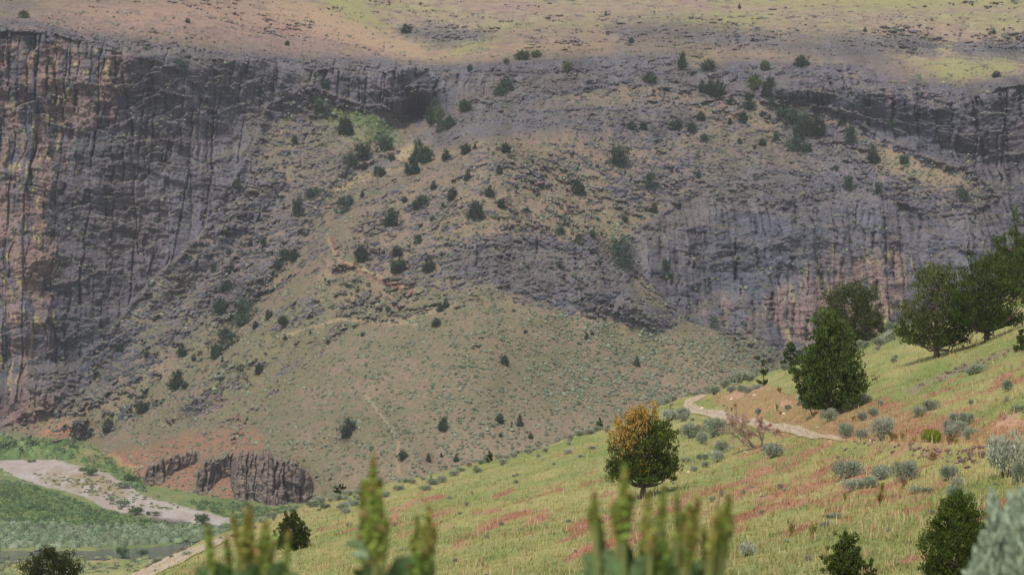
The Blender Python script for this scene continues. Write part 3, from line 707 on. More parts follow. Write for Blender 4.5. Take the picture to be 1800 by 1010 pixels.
PROF = {
 'spire': [(0, .50), (.1, .86), (.24, 1.0), (.42, .90), (.6, .68), (.78, .42), (.9, .22), (1, .04)],
 'cone': [(0, .50), (.08, .86), (.2, 1.0), (.4, .90), (.6, .68), (.8, .40), (.93, .18), (1, .03)],
 'round': [(0, .45), (.12, .80), (.3, 1.0), (.55, .97), (.75, .78), (.9, .48), (1, .10)],
 'broad': [(0, .35), (.1, .85), (.25, 1.0), (.45, .93), (.62, .78), (.8, .58), (.93, .32), (1, .08)],
 'egg': [(0, .5), (.15, .9), (.35, 1.0), (.6, .85), (.8, .55), (.93, .28), (1, .05)],
 'flat': [(0, .55), (.15, .95), (.35, 1.0), (.6, .92), (.8, .75), (.92, .5), (1, .2)],
}
def juniper_meshes(name, H, W, shape='egg', seed=1, nclump=420, nleaf=30, leaf=.20, clear=.10, lobes=.28, base=(.060, .088, .026), var=.35,
                   tint=None, gap=0.0, lean=0.0, side=None, clump_r=.20, mat=None):
    r = np.random.default_rng(seed)
    prof = np.array(PROF[shape]); R = W / 2
    z0 = H * clear; hh = H - z0
    # boughs: each carries a plume of foliage, so the outline is lumpy with gaps between
    nb = max(8, nclump // 9)
    t = r.random(nb * 6); keep = r.random(nb * 6) < np.interp(t, prof[:, 0], prof[:, 1]) + .05
    t = np.sort(t[keep][:nb]); nb = len(t)
    az = np.cumsum(r.uniform(1.9, 2.9, nb))
    rr = np.interp(t, prof[:, 0], prof[:, 1]) * R * (1 - lobes * r.random(nb) ** 1.3 + lobes * .25)
    if side is not None: rr = rr * (1 + side * np.cos(az))
    tip = np.stack([np.cos(az) * rr, np.sin(az) * rr, z0 + t * hh], -1)
    start = np.stack([0 * rr, 0 * rr, np.maximum(z0 * .6, tip[:, 2] - rr * r.uniform(.25, .75, nb) - .1 * H)], -1)
    tip[:, 0] += lean * tip[:, 2]; start[:, 0] += lean * start[:, 2]
    per = max(3, nclump // nb)
    f = r.uniform(.42, 1.0, (nb, per)) ** .6
    cc = start[:, None] + (tip - start)[:, None] * f[..., None]
    cr = clump_r * R * (.55 + .6 * (1 - np.abs(f - .75))) * r.uniform(.7, 1.25, (nb, per))
    cc = cc + r.normal(size=cc.shape) * (cr * .75)[..., None] * np.array([1, 1, .8])
    cc = cc.reshape(-1, 3); cr = cr.reshape(-1) * .62
    # crown top
    tc = np.stack([lean * H + r.normal(size=6) * R * .05, r.normal(size=6) * R * .05, H - np.linspace(0.02, .16, 6) * H], -1)
    cc = np.concatenate([cc, tc]); cr = np.concatenate([cr, np.full(6, R * .10)])
    if gap:
        nz = noise(cc[:, 0] / R * 1.8 + seed, cc[:, 2] / R * 1.8, seed) + .5 * noise(cc[:, 1] / R * 2, cc[:, 2] / R * 2, seed + 5)
        k = nz > -0.9 + gap; cc = cc[k]; cr = cr[k]
    n = len(cc) * nleaf
    ci = np.repeat(np.arange(len(cc)), nleaf)
    dirs = unit(r.normal(size=(n, 3)))
    pos = cc[ci] + dirs * (cr[ci] * r.random(n) ** .45)[:, None] * np.array([1, 1, 1.1])
    axis = np.stack([lean * pos[:, 2], 0 * pos[:, 2], pos[:, 2] * .55], -1)
    grow = unit(pos - axis) * .55 + np.array([0, 0, .65]) + r.normal(size=(n, 3)) * .40
    pos[:, 2] = np.where(pos[:, 2] < z0, z0 + r.random(n) * .12 * H * np.hypot(pos[:, 0], pos[:, 1]) / R, pos[:, 2])
    cl = 1 + var * (r.random(len(cc)) - .5) * 2.2
    b_ = np.array(base)
    c = b_[None] * (cl[ci] * (1 + var * (r.random(n) - .5)))[:, None]
    c[:, 0] *= 1 + .25 * (r.random(n) - .5)
    if tint: c = tint(pos / np.array([R, R, H]), c, r)
    bf = Buf(); sprays(bf, pos, grow, leaf * r.uniform(.6, 1.3, n), leaf * .42 * r.uniform(.7, 1.2, n), c, r)
    crown = bf.mesh(name + '_crown', mat or leaf_mat)
    bt = Buf(); tr = max(.06, H * .028)
    zz = np.linspace(-.25, H * .85, 10); wob = np.cumsum(r.normal(size=(10, 2)) * .012 * H, 0) * .5
    wob -= wob[1]
    pts = np.stack([wob[:, 0] + lean * zz, wob[:, 1], zz], -1)
    rad = tr * np.array([1.5, 1.1, .95, .85, .72, .6, .48, .34, .2, .08])
    tube(bt, pts, rad, (.105, .075, .06), 8)
    for k in range(0, nb, max(1, nb // 34)):
        s = start[k].copy(); s[:2] += [np.interp(s[2], zz, wob[:, 0]), np.interp(s[2], zz, wob[:, 1])]
        m = (s + tip[k]) / 2 + np.array([0, 0, -.05 * H]) + r.normal(size=3) * .03 * H
        tube(bt, [s, (s + m) / 2, m, (m + tip[k]) / 2, tip[k] * [.95, .95, 1]], tr * np.array([.45, .36, .28, .18, .06]), (.13, .10, .085), 5)
    trunk = bt.mesh(name + '_trunk', bark_mat, True)
    return crown, trunk
def place_tree(meshes, loc, rz, sc, label, group=None, name='juniper', cat='tree'):
    e = bpy.data.objects.new(name, None); COL.objects.link(e)
    e.location = [float(a) for a in loc]; e.rotation_euler = (0, 0, rz); e.scale = sc
    e.empty_display_size = .5
    e['label'] = label; e['category'] = cat
    if group: e['group'] = group
    obj('crown', meshes[0], e); obj('trunk', meshes[1], e)
    return e

ORD = 'first second third fourth fifth sixth seventh eighth ninth tenth eleventh twelfth thirteenth fourteenth fifteenth sixteenth seventeenth eighteenth nineteenth'.split()
TENS = {2: ('twenty', 'twentieth'), 3: ('thirty', 'thirtieth'), 4: ('forty', 'fortieth'), 5: ('fifty', 'fiftieth'), 6: ('sixty', 'sixtieth'), 7: ('seventy', 'seventieth'), 8: ('eighty', 'eightieth'), 9: ('ninety', 'ninetieth')}
def ordinal(i):
    if i < 20: return ORD[i - 1]
    t, o = divmod(i, 10)
    return TENS[t][1] if o == 0 else TENS[t][0] + '-' + ORD[o - 1]

# ---- far junipers: (u, v of the foot, height px, width/height, kind)
FAR = [(315,126,22,1.2,'b'),(455,168,15,1,'r'),(565,207,30,1.1,'b'),(572,156,14,.9,'r'),(607,238,34,.75,'e'),(637,282,30,1.1,'b'),(616,290,20,1.1,'b'),(678,267,28,1.1,'b'),
 (663,308,16,1,'b'),(671,311,15,.9,'r'),(641,298,13,.9,'r'),(725,305,28,.9,'e'),(737,284,38,.55,'c'),(748,286,28,.95,'r'),(732,286,22,.9,'r'),(764,217,40,.6,'c'),(772,212,26,.6,'g'),(789,229,26,.9,'b'),(775,232,22,.8,'b'),
 (817,195,20,1.1,'r'),(890,163,24,1.2,'b'),(878,168,18,1,'b'),(785,282,19,.85,'c'),(819,271,18,1,'r'),(889,269,18,.85,'r'),(835,262,9,.7,'c'),(822,318,21,.55,'c'),(878,305,14,.7,'c'),(763,333,15,.75,'c'),
 (796,351,22,.8,'e'),(836,386,32,.85,'e'),(861,346,20,.75,'e'),(881,365,14,1,'r'),(742,366,24,1.1,'b'),(735,368,18,1,'r'),(613,362,18,.8,'r'),(603,374,28,.9,'b'),(687,397,28,.9,'c'),(735,428,16,1,'b'),
 (635,460,28,.75,'r'),(698,450,18,.95,'r'),(702,479,24,1.2,'r'),(753,478,28,.7,'c'),(767,574,16,.85,'e'),(784,540,16,.65,'c'),(774,547,14,.9,'c'),(887,641,17,.8,'e'),(1031,597,12,.6,'c'),(1041,590,9,.7,'c'),
 (455,657,20,.7,'e'),(429,571,46,.85,'b'),(387,553,28,.9,'r'),(398,614,36,.95,'b'),(379,630,26,.75,'r'),(320,627,24,.65,'c'),(311,683,30,.8,'c'),(326,683,12,1,'r'),(258,628,12,.9,'r'),(212,617,14,.7,'r'),(500,460,24,1,'b'),(517,459,22,.8,'r'),
 (488,470,14,1,'r'),(399,511,18,1.2,'r'),(376,476,13,.8,'c'),(373,468,9,.8,'c'),(418,331,15,.8,'c'),(440,432,12,.8,'c'),(463,430,12,.8,'r'),(403,447,10,1,'r'),(523,380,34,.6,'b'),(190,760,24,.8,'r'),
 (249,723,18,1.2,'r'),(612,768,33,.8,'r'),(779,757,22,.75,'c'),(879,743,16,.8,'r'),(914,748,18,.6,'c'),(899,753,9,.4,'c'),(708,809,17,.9,'r'),(802,811,14,.6,'c'),(753,811,14,.6,'c'),(776,803,8,.6,'c'),(880,768,7,.9,'r'),(933,770,10,.8,'r'),
 (1088,295,40,1.0,'b'),(1143,330,26,.8,'b'),(1142,151,24,.95,'r'),(1111,228,15,1,'r'),(1131,226,12,1,'r'),(1189,228,18,1.1,'r'),(1216,229,14,1.2,'r'),(1235,162,22,.6,'c'),(1248,166,22,.7,'c'),(1262,171,28,1,'r'),
 (1285,185,13,.9,'r'),(1318,193,18,1,'r'),(1315,176,12,.9,'r'),(1306,215,20,.7,'e'),(1283,219,11,.7,'c'),(1328,158,30,.75,'g'),(1352,168,30,.8,'c'),(1357,194,20,1,'b'),(1371,176,16,1,'r'),(1383,192,18,.9,'r'),
 (1375,212,24,1.1,'b'),(1398,228,36,1.1,'b'),(1419,240,34,.8,'c'),(1436,238,34,.8,'r'),(1406,244,26,.8,'c'),(1398,266,24,1,'b'),(1418,268,18,1.2,'b'),(1437,178,20,.8,'r'),(1443,192,17,.7,'c'),(1483,221,24,.65,'e'),
 (1495,251,30,.7,'b'),(1528,211,18,.7,'c'),(1566,224,14,.8,'r'),(1535,286,32,.6,'c'),(1544,343,24,.7,'b'),(1590,288,17,.9,'r'),(1693,349,18,1,'b'),(1409,118,20,1.1,'r'),(1345,122,16,1,'g'),(1245,125,20,1.1,'r'),
 (1199,118,24,.6,'c'),(1232,211,15,.9,'r'),(1238,248,13,1,'r'),(1341,255,12,1,'r'),(1364,249,16,.7,'b'),(1327,262,8,.6,'c'),(1109,76,11,1,'b'),(1092,467,48,.8,'b'),(1015,344,30,.7,'b'),(1022,342,18,.8,'b'),
 (1171,476,22,.75,'b'),(1165,490,14,1,'b'),(1150,375,20,.6,'b'),(918,105,18,1.3,'g'),(943,101,13,1.3,'g'),(890,111,9,1.1,'g'),(997,124,18,.9,'g'),(713,59,16,1.1,'r'),(826,126,12,.8,'r'),(1752,136,11,1.2,'r'),
 (1120,643,16,.6,'c'),(1287,672,18,.6,'c'),(1302,664,10,.6,'c'),(1228,312,14,.55,'c'),(1492,332,24,.8,'b'),(42,32,15,1.1,'g'),(1018,424,14,.9,'b'),(985,414,16,.9,'b'),(1042,418,13,.8,'r'),(1099,388,10,1,'r'),
 (545,350,20,.8,'b'),(556,345,16,.8,'b'),(472,562,18,.7,'r'),(449,578,14,.7,'c'),(497,570,15,1.1,'r'),(451,575,9,.8,'r'),(391,637,11,.4,'c'),(341,634,10,.8,'r'),(518,250,12,.8,'r'),(1255,575,18,.8,'b'),(1178,490,10,1,'r'),
 (1521,56,8,.8,'c'),(1747,60,8,.7,'c'),(1300,15,8,.6,'c'),(1065,28,8,.5,'c'),(330,40,8,1,'r'),(505,80,8,1,'r'),(712,355,9,1.1,'r'),(779,364,8,.8,'r'),(760,388,8,1.1,'r'),(637,346,10,.8,'c'),(1340,205,10,1,'r'),(1300,252,9,.8,'r'),
 (577,604,8,.9,'r'),(546,588,8,.6,'c'),(501,597,9,.8,'c'),(682,547,9,1,'r'),(637,590,7,.9,'r'),(924,586,7,1,'r'),(983,470,8,1,'r'),(1470,300,10,.9,'b'),(555,208,10,.9,'r'),(690,283,10,1,'r')]
FB = (.028, .045, .025)
KINDS_ = {'c': [], 'e': [], 'r': [], 'b': [], 'g': []}
for i, (k, shp, basec) in enumerate([('c','cone',FB),('c','cone',(.033,.050,.027)),('e','egg',FB),('e','egg',(.027,.043,.026)),('r','round',FB),('r','round',(.034,.056,.030)),('b','flat',(.045,.070,.046)),('b','broad',(.040,.062,.036)),('g','round',(.080,.100,.040))]):
    KINDS_[k].append(juniper_meshes('far_juniper', 5, 5 * .95, shp, seed=40 + i, nclump=250 if k != 'b' else 170, nleaf=15, leaf=.46, clear=.02, lobes=.18 if k != 'b' else .45, base=basec, var=.7, clump_r=.34, gap=.25 if k == 'b' else 0, mat=leaf_far))
FZ = [ # zone phrase, polygon
 ('on the rim above the grey cliffs', [(-99,-99),(2000,-99),(2000,140),(1480,75),(1200,88),(900,70),(700,90),(-99,60)]),
 ('on the benches around the left cliff top', [(-99,60),(620,60),(560,180),(440,300),(-99,330)]),
 ('in the green hollow below the dark central cliff', [(540,180),(800,140),(800,240),(700,300),(600,330),(560,300)]),
 ('on the rocky ledges along the upper middle', [(800,60),(1220,60),(1220,240),(800,240)]),
 ('in the dark grove below the upper right cliff', [(1295,140),(1450,140),(1460,280),(1360,290),(1295,230)]),
 ('on the sloping shelf under the upper right cliff', [(1220,90),(2000,90),(2000,420),(1460,420),(1460,290),(1220,260)]),
 ('along the bushy gully left of the central spur', [(160,790),(160,700),(360,560),(360,520),(500,330),(590,330),(590,400),(500,600),(330,700),(220,790)]),
 ('on the left hillside beneath the cliff', [(-99,330),(560,330),(560,480),(300,700),(-99,760)]),
 ('on the upper crest of the central spur', [(560,240),(960,240),(960,400),(560,400)]),
 ('around the old stone wall on the spur', [(560,400),(960,400),(960,500),(560,500)]),
 ('on the broken rock right of the spur', [(960,240),(1300,240),(1300,500),(960,500)]),
 ('on the open sage slope at mid spur', [(430,500),(1400,500),(1400,690),(430,690)]),
 ('on the lowest flank of the spur', [(200,690),(1400,690),(1400,860),(200,860)]),
]
SHP = {'c': 'pointed', 'e': 'egg-shaped', 'r': 'round', 'b': 'loose bushy', 'g': 'yellowish green'}
def zone_of(u, v, Z):
    for i, (n, p) in enumerate(Z):
        if inpoly(np.array([float(u)]), np.array([float(v)]), p)[0]: return i
    return len(Z) - 1
def zone_labels(items, Z, kindword):
    """labels unique within (zone, kind): counted from the left"""
    keys = {}
    for i, it in enumerate(items): keys.setdefault((zone_of(it[0], it[1], Z), kindword(it)), []).append(i)
    out = [None] * len(items)
    for (z, kw), ids in keys.items():
        ids.sort(key=lambda i: items[i][0])
        for r_, i in enumerate(ids):
            n = len(ids)
            if n == 1: out[i] = f'the only {kw} {Z[z][0]}'
            elif r_ == 0: out[i] = f'leftmost {kw} {Z[z][0]}'
            elif r_ == n - 1: out[i] = f'rightmost {kw} {Z[z][0]}'
            else: out[i] = f'{ordinal(r_ + 1)} {kw} from the left {Z[z][0]}'
    return out
labs = zone_labels(FAR, FZ, lambda t: SHP[t[4]] + ' juniper')
for i, (u, v, h, w, k) in enumerate(FAR):
    d = float(hill_d(u, v)); p = P(u, v, d)
    Hm = h * d / FPX * 1.06
    ms = KINDS_[k][i % len(KINDS_[k])]
    place_tree(ms, p + np.array([0, .15 * Hm * w, -.05 * Hm]), (i * 2.4) % 6.28, (Hm / 5 * w, Hm / 5 * w, Hm / 5), labs[i], 'junipers scattered over the far hills')

# ---- near junipers
def orange_top(p, c, r):
    x, z = p[:, 0], p[:, 2]
    m = (z > .66 + .30 * np.clip(x + .1, -.45, 1) + r.normal(size=len(z)) * .06) & (x < .28) & (r.random(len(z)) < .9)
    m |= (np.abs(x - .02) < .16) & (z > .32) & (z < .6) & (r.random(len(z)) < .35)
    m |= (z > .86)
    m &= (r.random(len(z)) < .6 + .9 * np.clip(z - .5, 0, 1) / .5)
    m &= ~((x > .1) & (r.random(len(z)) < .6) & (z < .9))
    o = np.array([.33, .205, .05]) * r.uniform(.7, 1.25, len(z))[:, None]
    return np.where(m[:, None], o, c)
def yellow_mid(p, c, r):
    m = (p[:, 2] > .45) & (r.random(len(c)) < .5)
    g = np.array([.105, .115, .045]) * r.uniform(.8, 1.2, len(c))[:, None]
    return np.where(m[:, None], g, c)
def gray_mix(p, c, r):
    m = r.random(len(c)) < .3
    return np.where(m[:, None], np.array([.07, .075, .04]), c)
NEAR = [ # u, v, h, w px, kwargs, label
 (1130,877,163,132, dict(shape='broad', nclump=620, nleaf=34, leaf=.17, clear=.16, lobes=.30, tint=orange_top, base=(.060,.088,.022), seed=3), 'juniper with a dead orange-brown top standing alone on the grass slope'),
 (1459,733,180,134, dict(shape='spire', nclump=820, nleaf=26, leaf=.23, clear=.06, lobes=.42, base=(.052,.085,.026), seed=4), 'tall conical juniper on the bank above the gravel road bend'),
 (1497,612,112,118, dict(shape='flat', nclump=620, nleaf=30, leaf=.24, clear=.08, lobes=.35, tint=gray_mix, base=(.045,.064,.026), seed=5), 'flat-topped juniper partly hidden behind the tall conical one'),
 (1645,630,162,134, dict(shape='broad', nclump=560, nleaf=30, leaf=.22, clear=.10, lobes=.55, tint=yellow_mid, gap=.45, lean=-.0, base=(.050,.075,.022), seed=6), 'open juniper with a sparse yellowish crown and thick forked trunk'),
 (1733,602,155,134, dict(shape='broad', nclump=620, nleaf=32, leaf=.22, clear=.14, lobes=.46, gap=.25, base=(.045,.070,.022), seed=7), 'dense dark juniper with a low bare limb near the right edge'),
 (1781,508,148,92, dict(shape='cone', nclump=440, nleaf=30, leaf=.24, clear=.05, lobes=.3, base=(.050,.078,.025), seed=8), 'pointed juniper rising at the right edge behind the dense dark one'),
 (1806,512,76,66, dict(shape='round', nclump=240, nleaf=28, leaf=.24, clear=.05, base=(.045,.07,.022), seed=9), 'short juniper cut off by the right edge below the pointed one'),
 (1391,642,44,38, dict(shape='cone', nclump=150, nleaf=24, leaf=.24, clear=.03, base=(.045,.07,.028), seed=10), 'small dark juniper on the crest left of the tall conical one'),
 (1343,682,46,22, dict(shape='cone', nclump=90, nleaf=20, leaf=.22, clear=.08, lobes=.5, base=(.05,.07,.03), seed=11), 'thin sapling juniper on the pale bank above the road'),
 (515,970,68,62, dict(shape='egg', nclump=420, nleaf=30, leaf=.13, clear=.03, lobes=.36, base=(.042,.060,.018), seed=12), 'dark bushy juniper on the lower left of the grass slope'),
 (90,1052,92,112, dict(shape='round', nclump=420, nleaf=30, leaf=.15, clear=.05, lobes=.4, base=(.030,.042,.014), seed=13), 'very dark juniper top in the bottom left corner'),
 (1683,1044,178,122, dict(shape='egg', nclump=760, nleaf=36, leaf=.095, clear=.04, lobes=.34, base=(.050,.078,.016), seed=14), 'leafy green juniper at the bottom right beside the pale blurred sagebrush'),
 (1487,1036,84,66, dict(shape='cone', nclump=300, nleaf=32, leaf=.10, clear=.03, lobes=.5, base=(.058,.085,.022), seed=15), 'young juniper with several pointed tips at the bottom edge'),
 (1530,1030,32,24, dict(shape='cone', nclump=70, nleaf=24, leaf=.08, clear=.03, lobes=.5, base=(.058,.085,.022), seed=16), 'tiny juniper tip at the bottom edge right of the young one'),
 (1055,754,20,15, dict(shape='cone', nclump=60, nleaf=16, leaf=.20, clear=.03, lobes=.5, base=(.05,.08,.03), seed=17), 'little juniper on the crest left of the orange-topped tree'),
 (860,816,21,15, dict(shape='cone', nclump=60, nleaf=16, leaf=.20, clear=.03, lobes=.5, base=(.045,.07,.025), seed=18), 'little dark juniper on the crest at mid slope'),
 (597,869,17,24, dict(shape='round', nclump=60, nleaf=16, leaf=.18, clear=.02, base=(.04,.06,.025), seed=19), 'low round juniper on the crest above the dark bushy one'),
 (1584,590,32,24, dict(shape='cone', nclump=80, nleaf=18, leaf=.22, clear=.03, lobes=.5, base=(.07,.095,.035), seed=20), 'pale green sapling on the crest between the flat-topped and open junipers'),
 (1794,618,36,28, dict(shape='cone', nclump=90, nleaf=20, leaf=.2, clear=.03, lobes=.5, base=(.06,.09,.035), seed=21), 'small sapling juniper at the right edge below the dense dark one'),
 (759,850,13,10, dict(shape='cone', nclump=40, nleaf=14, leaf=.16, clear=.03, base=(.06,.085,.03), seed=22), 'tiny juniper seedling among pale sagebrush near the crest'),
]
for (u, v, h, w, kw, lab) in NEAR:
    d = float(slope_d(u, min(v, 1400))); p = slope_surface(u, v) if v < 1040 else P(u, v, d)
    d = p[1]
    H = h * d / FPX; Wm = w * d / FPX
    kw['base'] = tuple(.90 * a * q for a, q in zip(kw['base'], (1.05, 1, .6))); kw['clear'] = kw['clear'] + .04
    kw['nclump'] = int(kw['nclump'] * .95)
    ms = juniper_meshes('near_juniper', H, Wm * (.90 if u < 1470 else 1.02), **kw)
    place_tree(ms, p, 0, (1, 1, 1), lab, 'junipers on the near slope')

# ------------------------------------------------------------------ rock outcrops standing proud of the hillside
def outcrop(label, rows, seed, depth_back=13, warmth=.4, tilt=.07, ext=4, name='rock_outcrop', scale=1.0):
    rows = np.array(rows, float)
    us = np.arange(rows[0, 0] - ext, rows[-1, 0] + ext, .9)
    vt = np.interp(us, rows[:, 0], rows[:, 1]); vf = np.interp(us, rows[:, 0], rows[:, 2])
    vt = vt + fbm(us / 9, us * 0, seed, 5, .65) * 6 + (np.floor(us / 7 + noise(us / 11, us * 0, seed)) * 7.3 % 3 - 1) * 2.0; vf = vf + fbm(us / 12, us * 0 + 3, seed + 1, 4) * 4
    out = np.maximum(rows[0, 0] - us, us - rows[-1, 0])
    n = int((vf.max() - vt.min() + 16) / .9)
    s = np.linspace(0, 1, n)[:, None]
    v = vf + 5 + (vt - vf - 8) * s
    u = np.broadcast_to(us, v.shape)
    Df = samp(BASE, us, vf) - 1.5
    k = np.ones(15) / 15; Df = np.convolve(np.pad(Df, 7, mode='edge'), k, 'valid')
    Dh = samp(BASE, u, v)
    face = Df + tilt * np.maximum(vf - v, 0)
    f = sstep(0, 1, (vt + depth_back - v) / depth_back)
    D = face + (Dh + 2.0 - face) * f
    W = P(u, v, D); X = W[..., 0]; Z = W[..., 2]
    x = X + fbm(X / 4, Z / 6, seed + 2, 3) * 1.2
    A_ = brick(x, Z, 5.0 * scale, 9 * scale, seed + 3); B_ = brick(x, Z, 2.1 * scale, 3.4 * scale, seed + 4); c = voro(x / .9, Z / 1.1, seed + 5); b = (0, 0, B_[3])
    disp = ((A_[3] - .5) * 5.5 + (A_[1] - .5) * rb(A_, 17) * 3.4 + (A_[2] - .5) * 1.2 - crack(A_[0], .09) * 3.0 + (B_[3] - .5) * 2.0 + (B_[1] - .5) * rb(B_, 17) * 1.5 + (B_[2] - .5) * .9 - crack(B_[0], .1) * 1.0
            + (c[2] - .5) * .5 + fbm(X / 5, Z / 5, seed + 6, 5, .6) * 1.6) * scale
    disp *= 1 - .5 * f
    D = D - disp
    edge = np.maximum(sstep(-6, 2, out)[None] * 1.0, sstep(0, 5, v - vf) * .6)
    D = D + edge * (Dh + 1.5 - D)
    W = P(u, v, D)
    st = fbm(X / 1.6, Z / 5, seed + 7, 4, .6)
    sh = u.shape + (3,)
    col = mix(np.broadcast_to(C(.110, .095, .095), sh), C(.185, .130, .105), np.clip(warmth + st * .6 + (b[2] - .5) * .4, 0, 1))
    col = mix(col, C(.30, .22, .12), sstep(.3, .6, st) * .35)
    gy_ = np.gradient(W, axis=0); gx_ = np.gradient(W, axis=1); N_ = np.cross(gx_, gy_); nz = np.abs(N_[..., 2]) / (np.linalg.norm(N_, axis=-1) + 1e-9)
    col = mix(col, C(.24, .19, .12), sstep(.6, .85, nz) * .6)
    me = mesh_from(name, W.reshape(-1, 3), grid_faces(*u.shape), col.reshape(-1, 3), mat=rock_mat)
    obj(name, me, label=label, category='rock outcrop', group='rock outcrops on the spur')
rock_mat = material('outcrop rock', var=.3, vscale=1.2, bump=.3, bscale=1.0)
outcrop('low brown cliff band left of the red slope gap, nearest the gravel bar', [(249,850,853),(259,815,853),(286,802,848),(312,796,834),(340,789,820),(348,796,812)], 900, 6, .65)
outcrop('dark leaning rock rib between two red slopes above the willows', [(342,868,872),(349,823,870),(369,802,860),(391,801,838),(410,792,832)], 910, 5, .3)
outcrop('largest brown columned outcrop at the foot of the spur', [(404,812,862),(410,797,878),(420,789,880),(436,789,880),(457,789,882),(480,795,888),(520,806,888),(536,818,884),(552,840,864)], 920, 8, .5)
outcrop('stubby rock pinnacle standing in the green brush below the big outcrop', [(460,868,894),(464,866,896),(480,866,897),(489,873,893)], 930, 4, .5, scale=.6)
outcrop('long smooth grey rock wall slanting up beside the bushy gully', [(590,303,314),(637,284,300),(661,272,290),(690,263,276),(706,262,268)], 940, 4, .05, scale=.7)
outcrop('rounded grey boulder face beside a round juniper on the spur', [(640,441,452),(650,432,454),(668,431,453),(690,441,449)], 950, 5, .05, scale=.5)

# ------------------------------------------------------------------ far shrubs: thousands of sagebrush on the hills, one mass
def dome_cloud(b, pos, w, h, colr, r, k=5):
    n = len(pos)
    a = r.random(n)[:, None] * 6.28 + np.linspace(0, 2 * pi, k, endpoint=False)[None]
    j = lambda: r.uniform(.7, 1.3, (n, k))
    r1 = w[:, None] * .5 * j(); r2 = w[:, None] * .36 * j()
    ring1 = np.stack([np.cos(a) * r1, np.sin(a) * r1, np.zeros_like(a) - h[:, None] * .25 + h[:, None] * .35 * r.random((n, k))], -1)
    a2 = a + .6
    ring2 = np.stack([np.cos(a2) * r2, np.sin(a2) * r2, h[:, None] * .72 * j()], -1)
    top = np.stack([r.normal(size=n) * w * .08, r.normal(size=n) * w * .08, h], -1)[:, None]
    v = np.concatenate([ring1, ring2, top], 1) + pos[:, None]
    i = np.arange(k); i2 = (i + 1) % k
    t = np.concatenate([np.stack([i, i2, i + k], -1), np.stack([i2, i2 + k, i + k], -1), np.stack([i + k, i2 + k, 0 * i + 2 * k], -1)])
    T = (t[None] + (np.arange(n) * (2 * k + 1))[:, None, None]).reshape(-1, 3)
    shade = np.concatenate([np.full(2 * k + 1, 1.0)])
    c = colr[:, None] * (shade * 1)[None, :, None] * r.uniform(.8, 1.2, (n, 2 * k + 1, 1))
    b.add(v.reshape(-1, 3), c.reshape(-1, 3), tris=T)
r = np.random.default_rng(11)
N_ = 110000
u = r.uniform(-60, 1860, N_); v = r.uniform(20, 900, N_)
dens = .30 + .35 * samp(blur(np.maximum(inpoly(_mu, _mv, [(1000,560),(1180,560),(1400,640),(1300,720),(1050,760),(900,640)]) * 1.0, inpoly(_mu, _mv, [(960,260),(1060,380),(1120,500),(1000,470),(900,300)]) * .9), 20), u, v)
dens = dens * np.clip(1 + 1.6 * fbm(u / 45, v / 22, 821, 5, .6), 0.12, 3) * np.where(v < 130, .35, 1) * (1 - .75 * sstep(.45, .7, samp(ROCK, u, v)))
ok = (r.random(N_) < dens) & ~inpoly(u, v, [(-99,770),(130,775),(190,800),(260,850),(330,872),(500,890),(560,925),(-99,925)])
u, v = u[ok], v[ok]; d = hill_d(u, v); p = P(u, v, d); n = len(u)
sz = r.uniform(.35, .95, n) * np.where(r.random(n) < .12, 1.45, 1) * (1 + .25 * fbm(u / 40, v / 40, 822, 2))
cc = np.array([.135, .148, .100])[None] * r.uniform(.65, 1.35, n)[:, None]
dk = r.random(n) < .18 + .4 * (samp(ROCK, u, v) > .6); cc[dk] = cc[dk] * np.array([.55, .65, .5])
far_sage_mat = material('far sagebrush', rough=.95, spec=.05)
bf = Buf(); dome_cloud(bf, p, sz * 1.5, sz * .75, cc, r, 4)
obj('sagebrush_cover', bf.mesh('sagebrush_cover', far_sage_mat), kind='stuff')
print('far sage', n)

# ------------------------------------------------------------------ leafy bushes
def bush_mesh(name, W, H, n, leaf, basec, seed, var=.5, upright=.6, lumps=7, mat=None, stems=True, ratio=.35):
    r = np.random.default_rng(seed)
    az = r.random(lumps) * 6.28; q = np.sqrt(r.random(lumps)) * .72
    lc = np.stack([np.cos(az) * q * W * .5, np.sin(az) * q * W * .5, H * (.42 + .22 * r.random(lumps) * (1 - q * .5))], -1)
    lr = np.minimum(W, H * 1.4) * .27 * r.uniform(.6, 1.3, lumps)
    i = r.integers(0, lumps, n); dd = unit(r.normal(size=(n, 3)) + np.array([0, 0, .25]))
    pos = lc[i] + dd * (lr[i] * r.random(n) ** .35)[:, None] * np.array([1, 1, 1.05])
    pos[:, 2] = np.clip(pos[:, 2], .02, H)
    g = dd * .6 + np.array([0, 0, upright]) + r.normal(size=(n, 3)) * .25
    c = np.array(basec)[None] * (1 + var * (r.random(n) - .5))[:, None] * r.uniform(.8, 1.2, lumps)[i][:, None]
    bf = Buf(); sprays(bf, pos, g, leaf * r.uniform(.6, 1.3, n), leaf * ratio, c, r)
    if stems:
        for k in range(lumps):
            tube(bf, [(0, 0, -.1), lc[k] * [.5, .5, .45], lc[k]], np.array([.035, .025, .01]) * H, (.13, .11, .09), 4)
    return bf.mesh(name, mat or sage_mat)
SG = (.235, .262, .185)
SAGE = [bush_mesh('sagebrush', 1.3, .9, 1900, .12, c, 60 + i, lumps=l) for i, (l, c) in enumerate([(7, SG), (9, (.28, .295, .22)), (6, (.21, .24, .165)), (12, (.26, .285, .205))])]
SMALL = [bush_mesh('sagebrush', 1.3, .8, 420, .17, c, 70 + i, lumps=5) for i, c in enumerate([(.28, .295, .22), (.21, .225, .16), (.22, .185, .155)])]
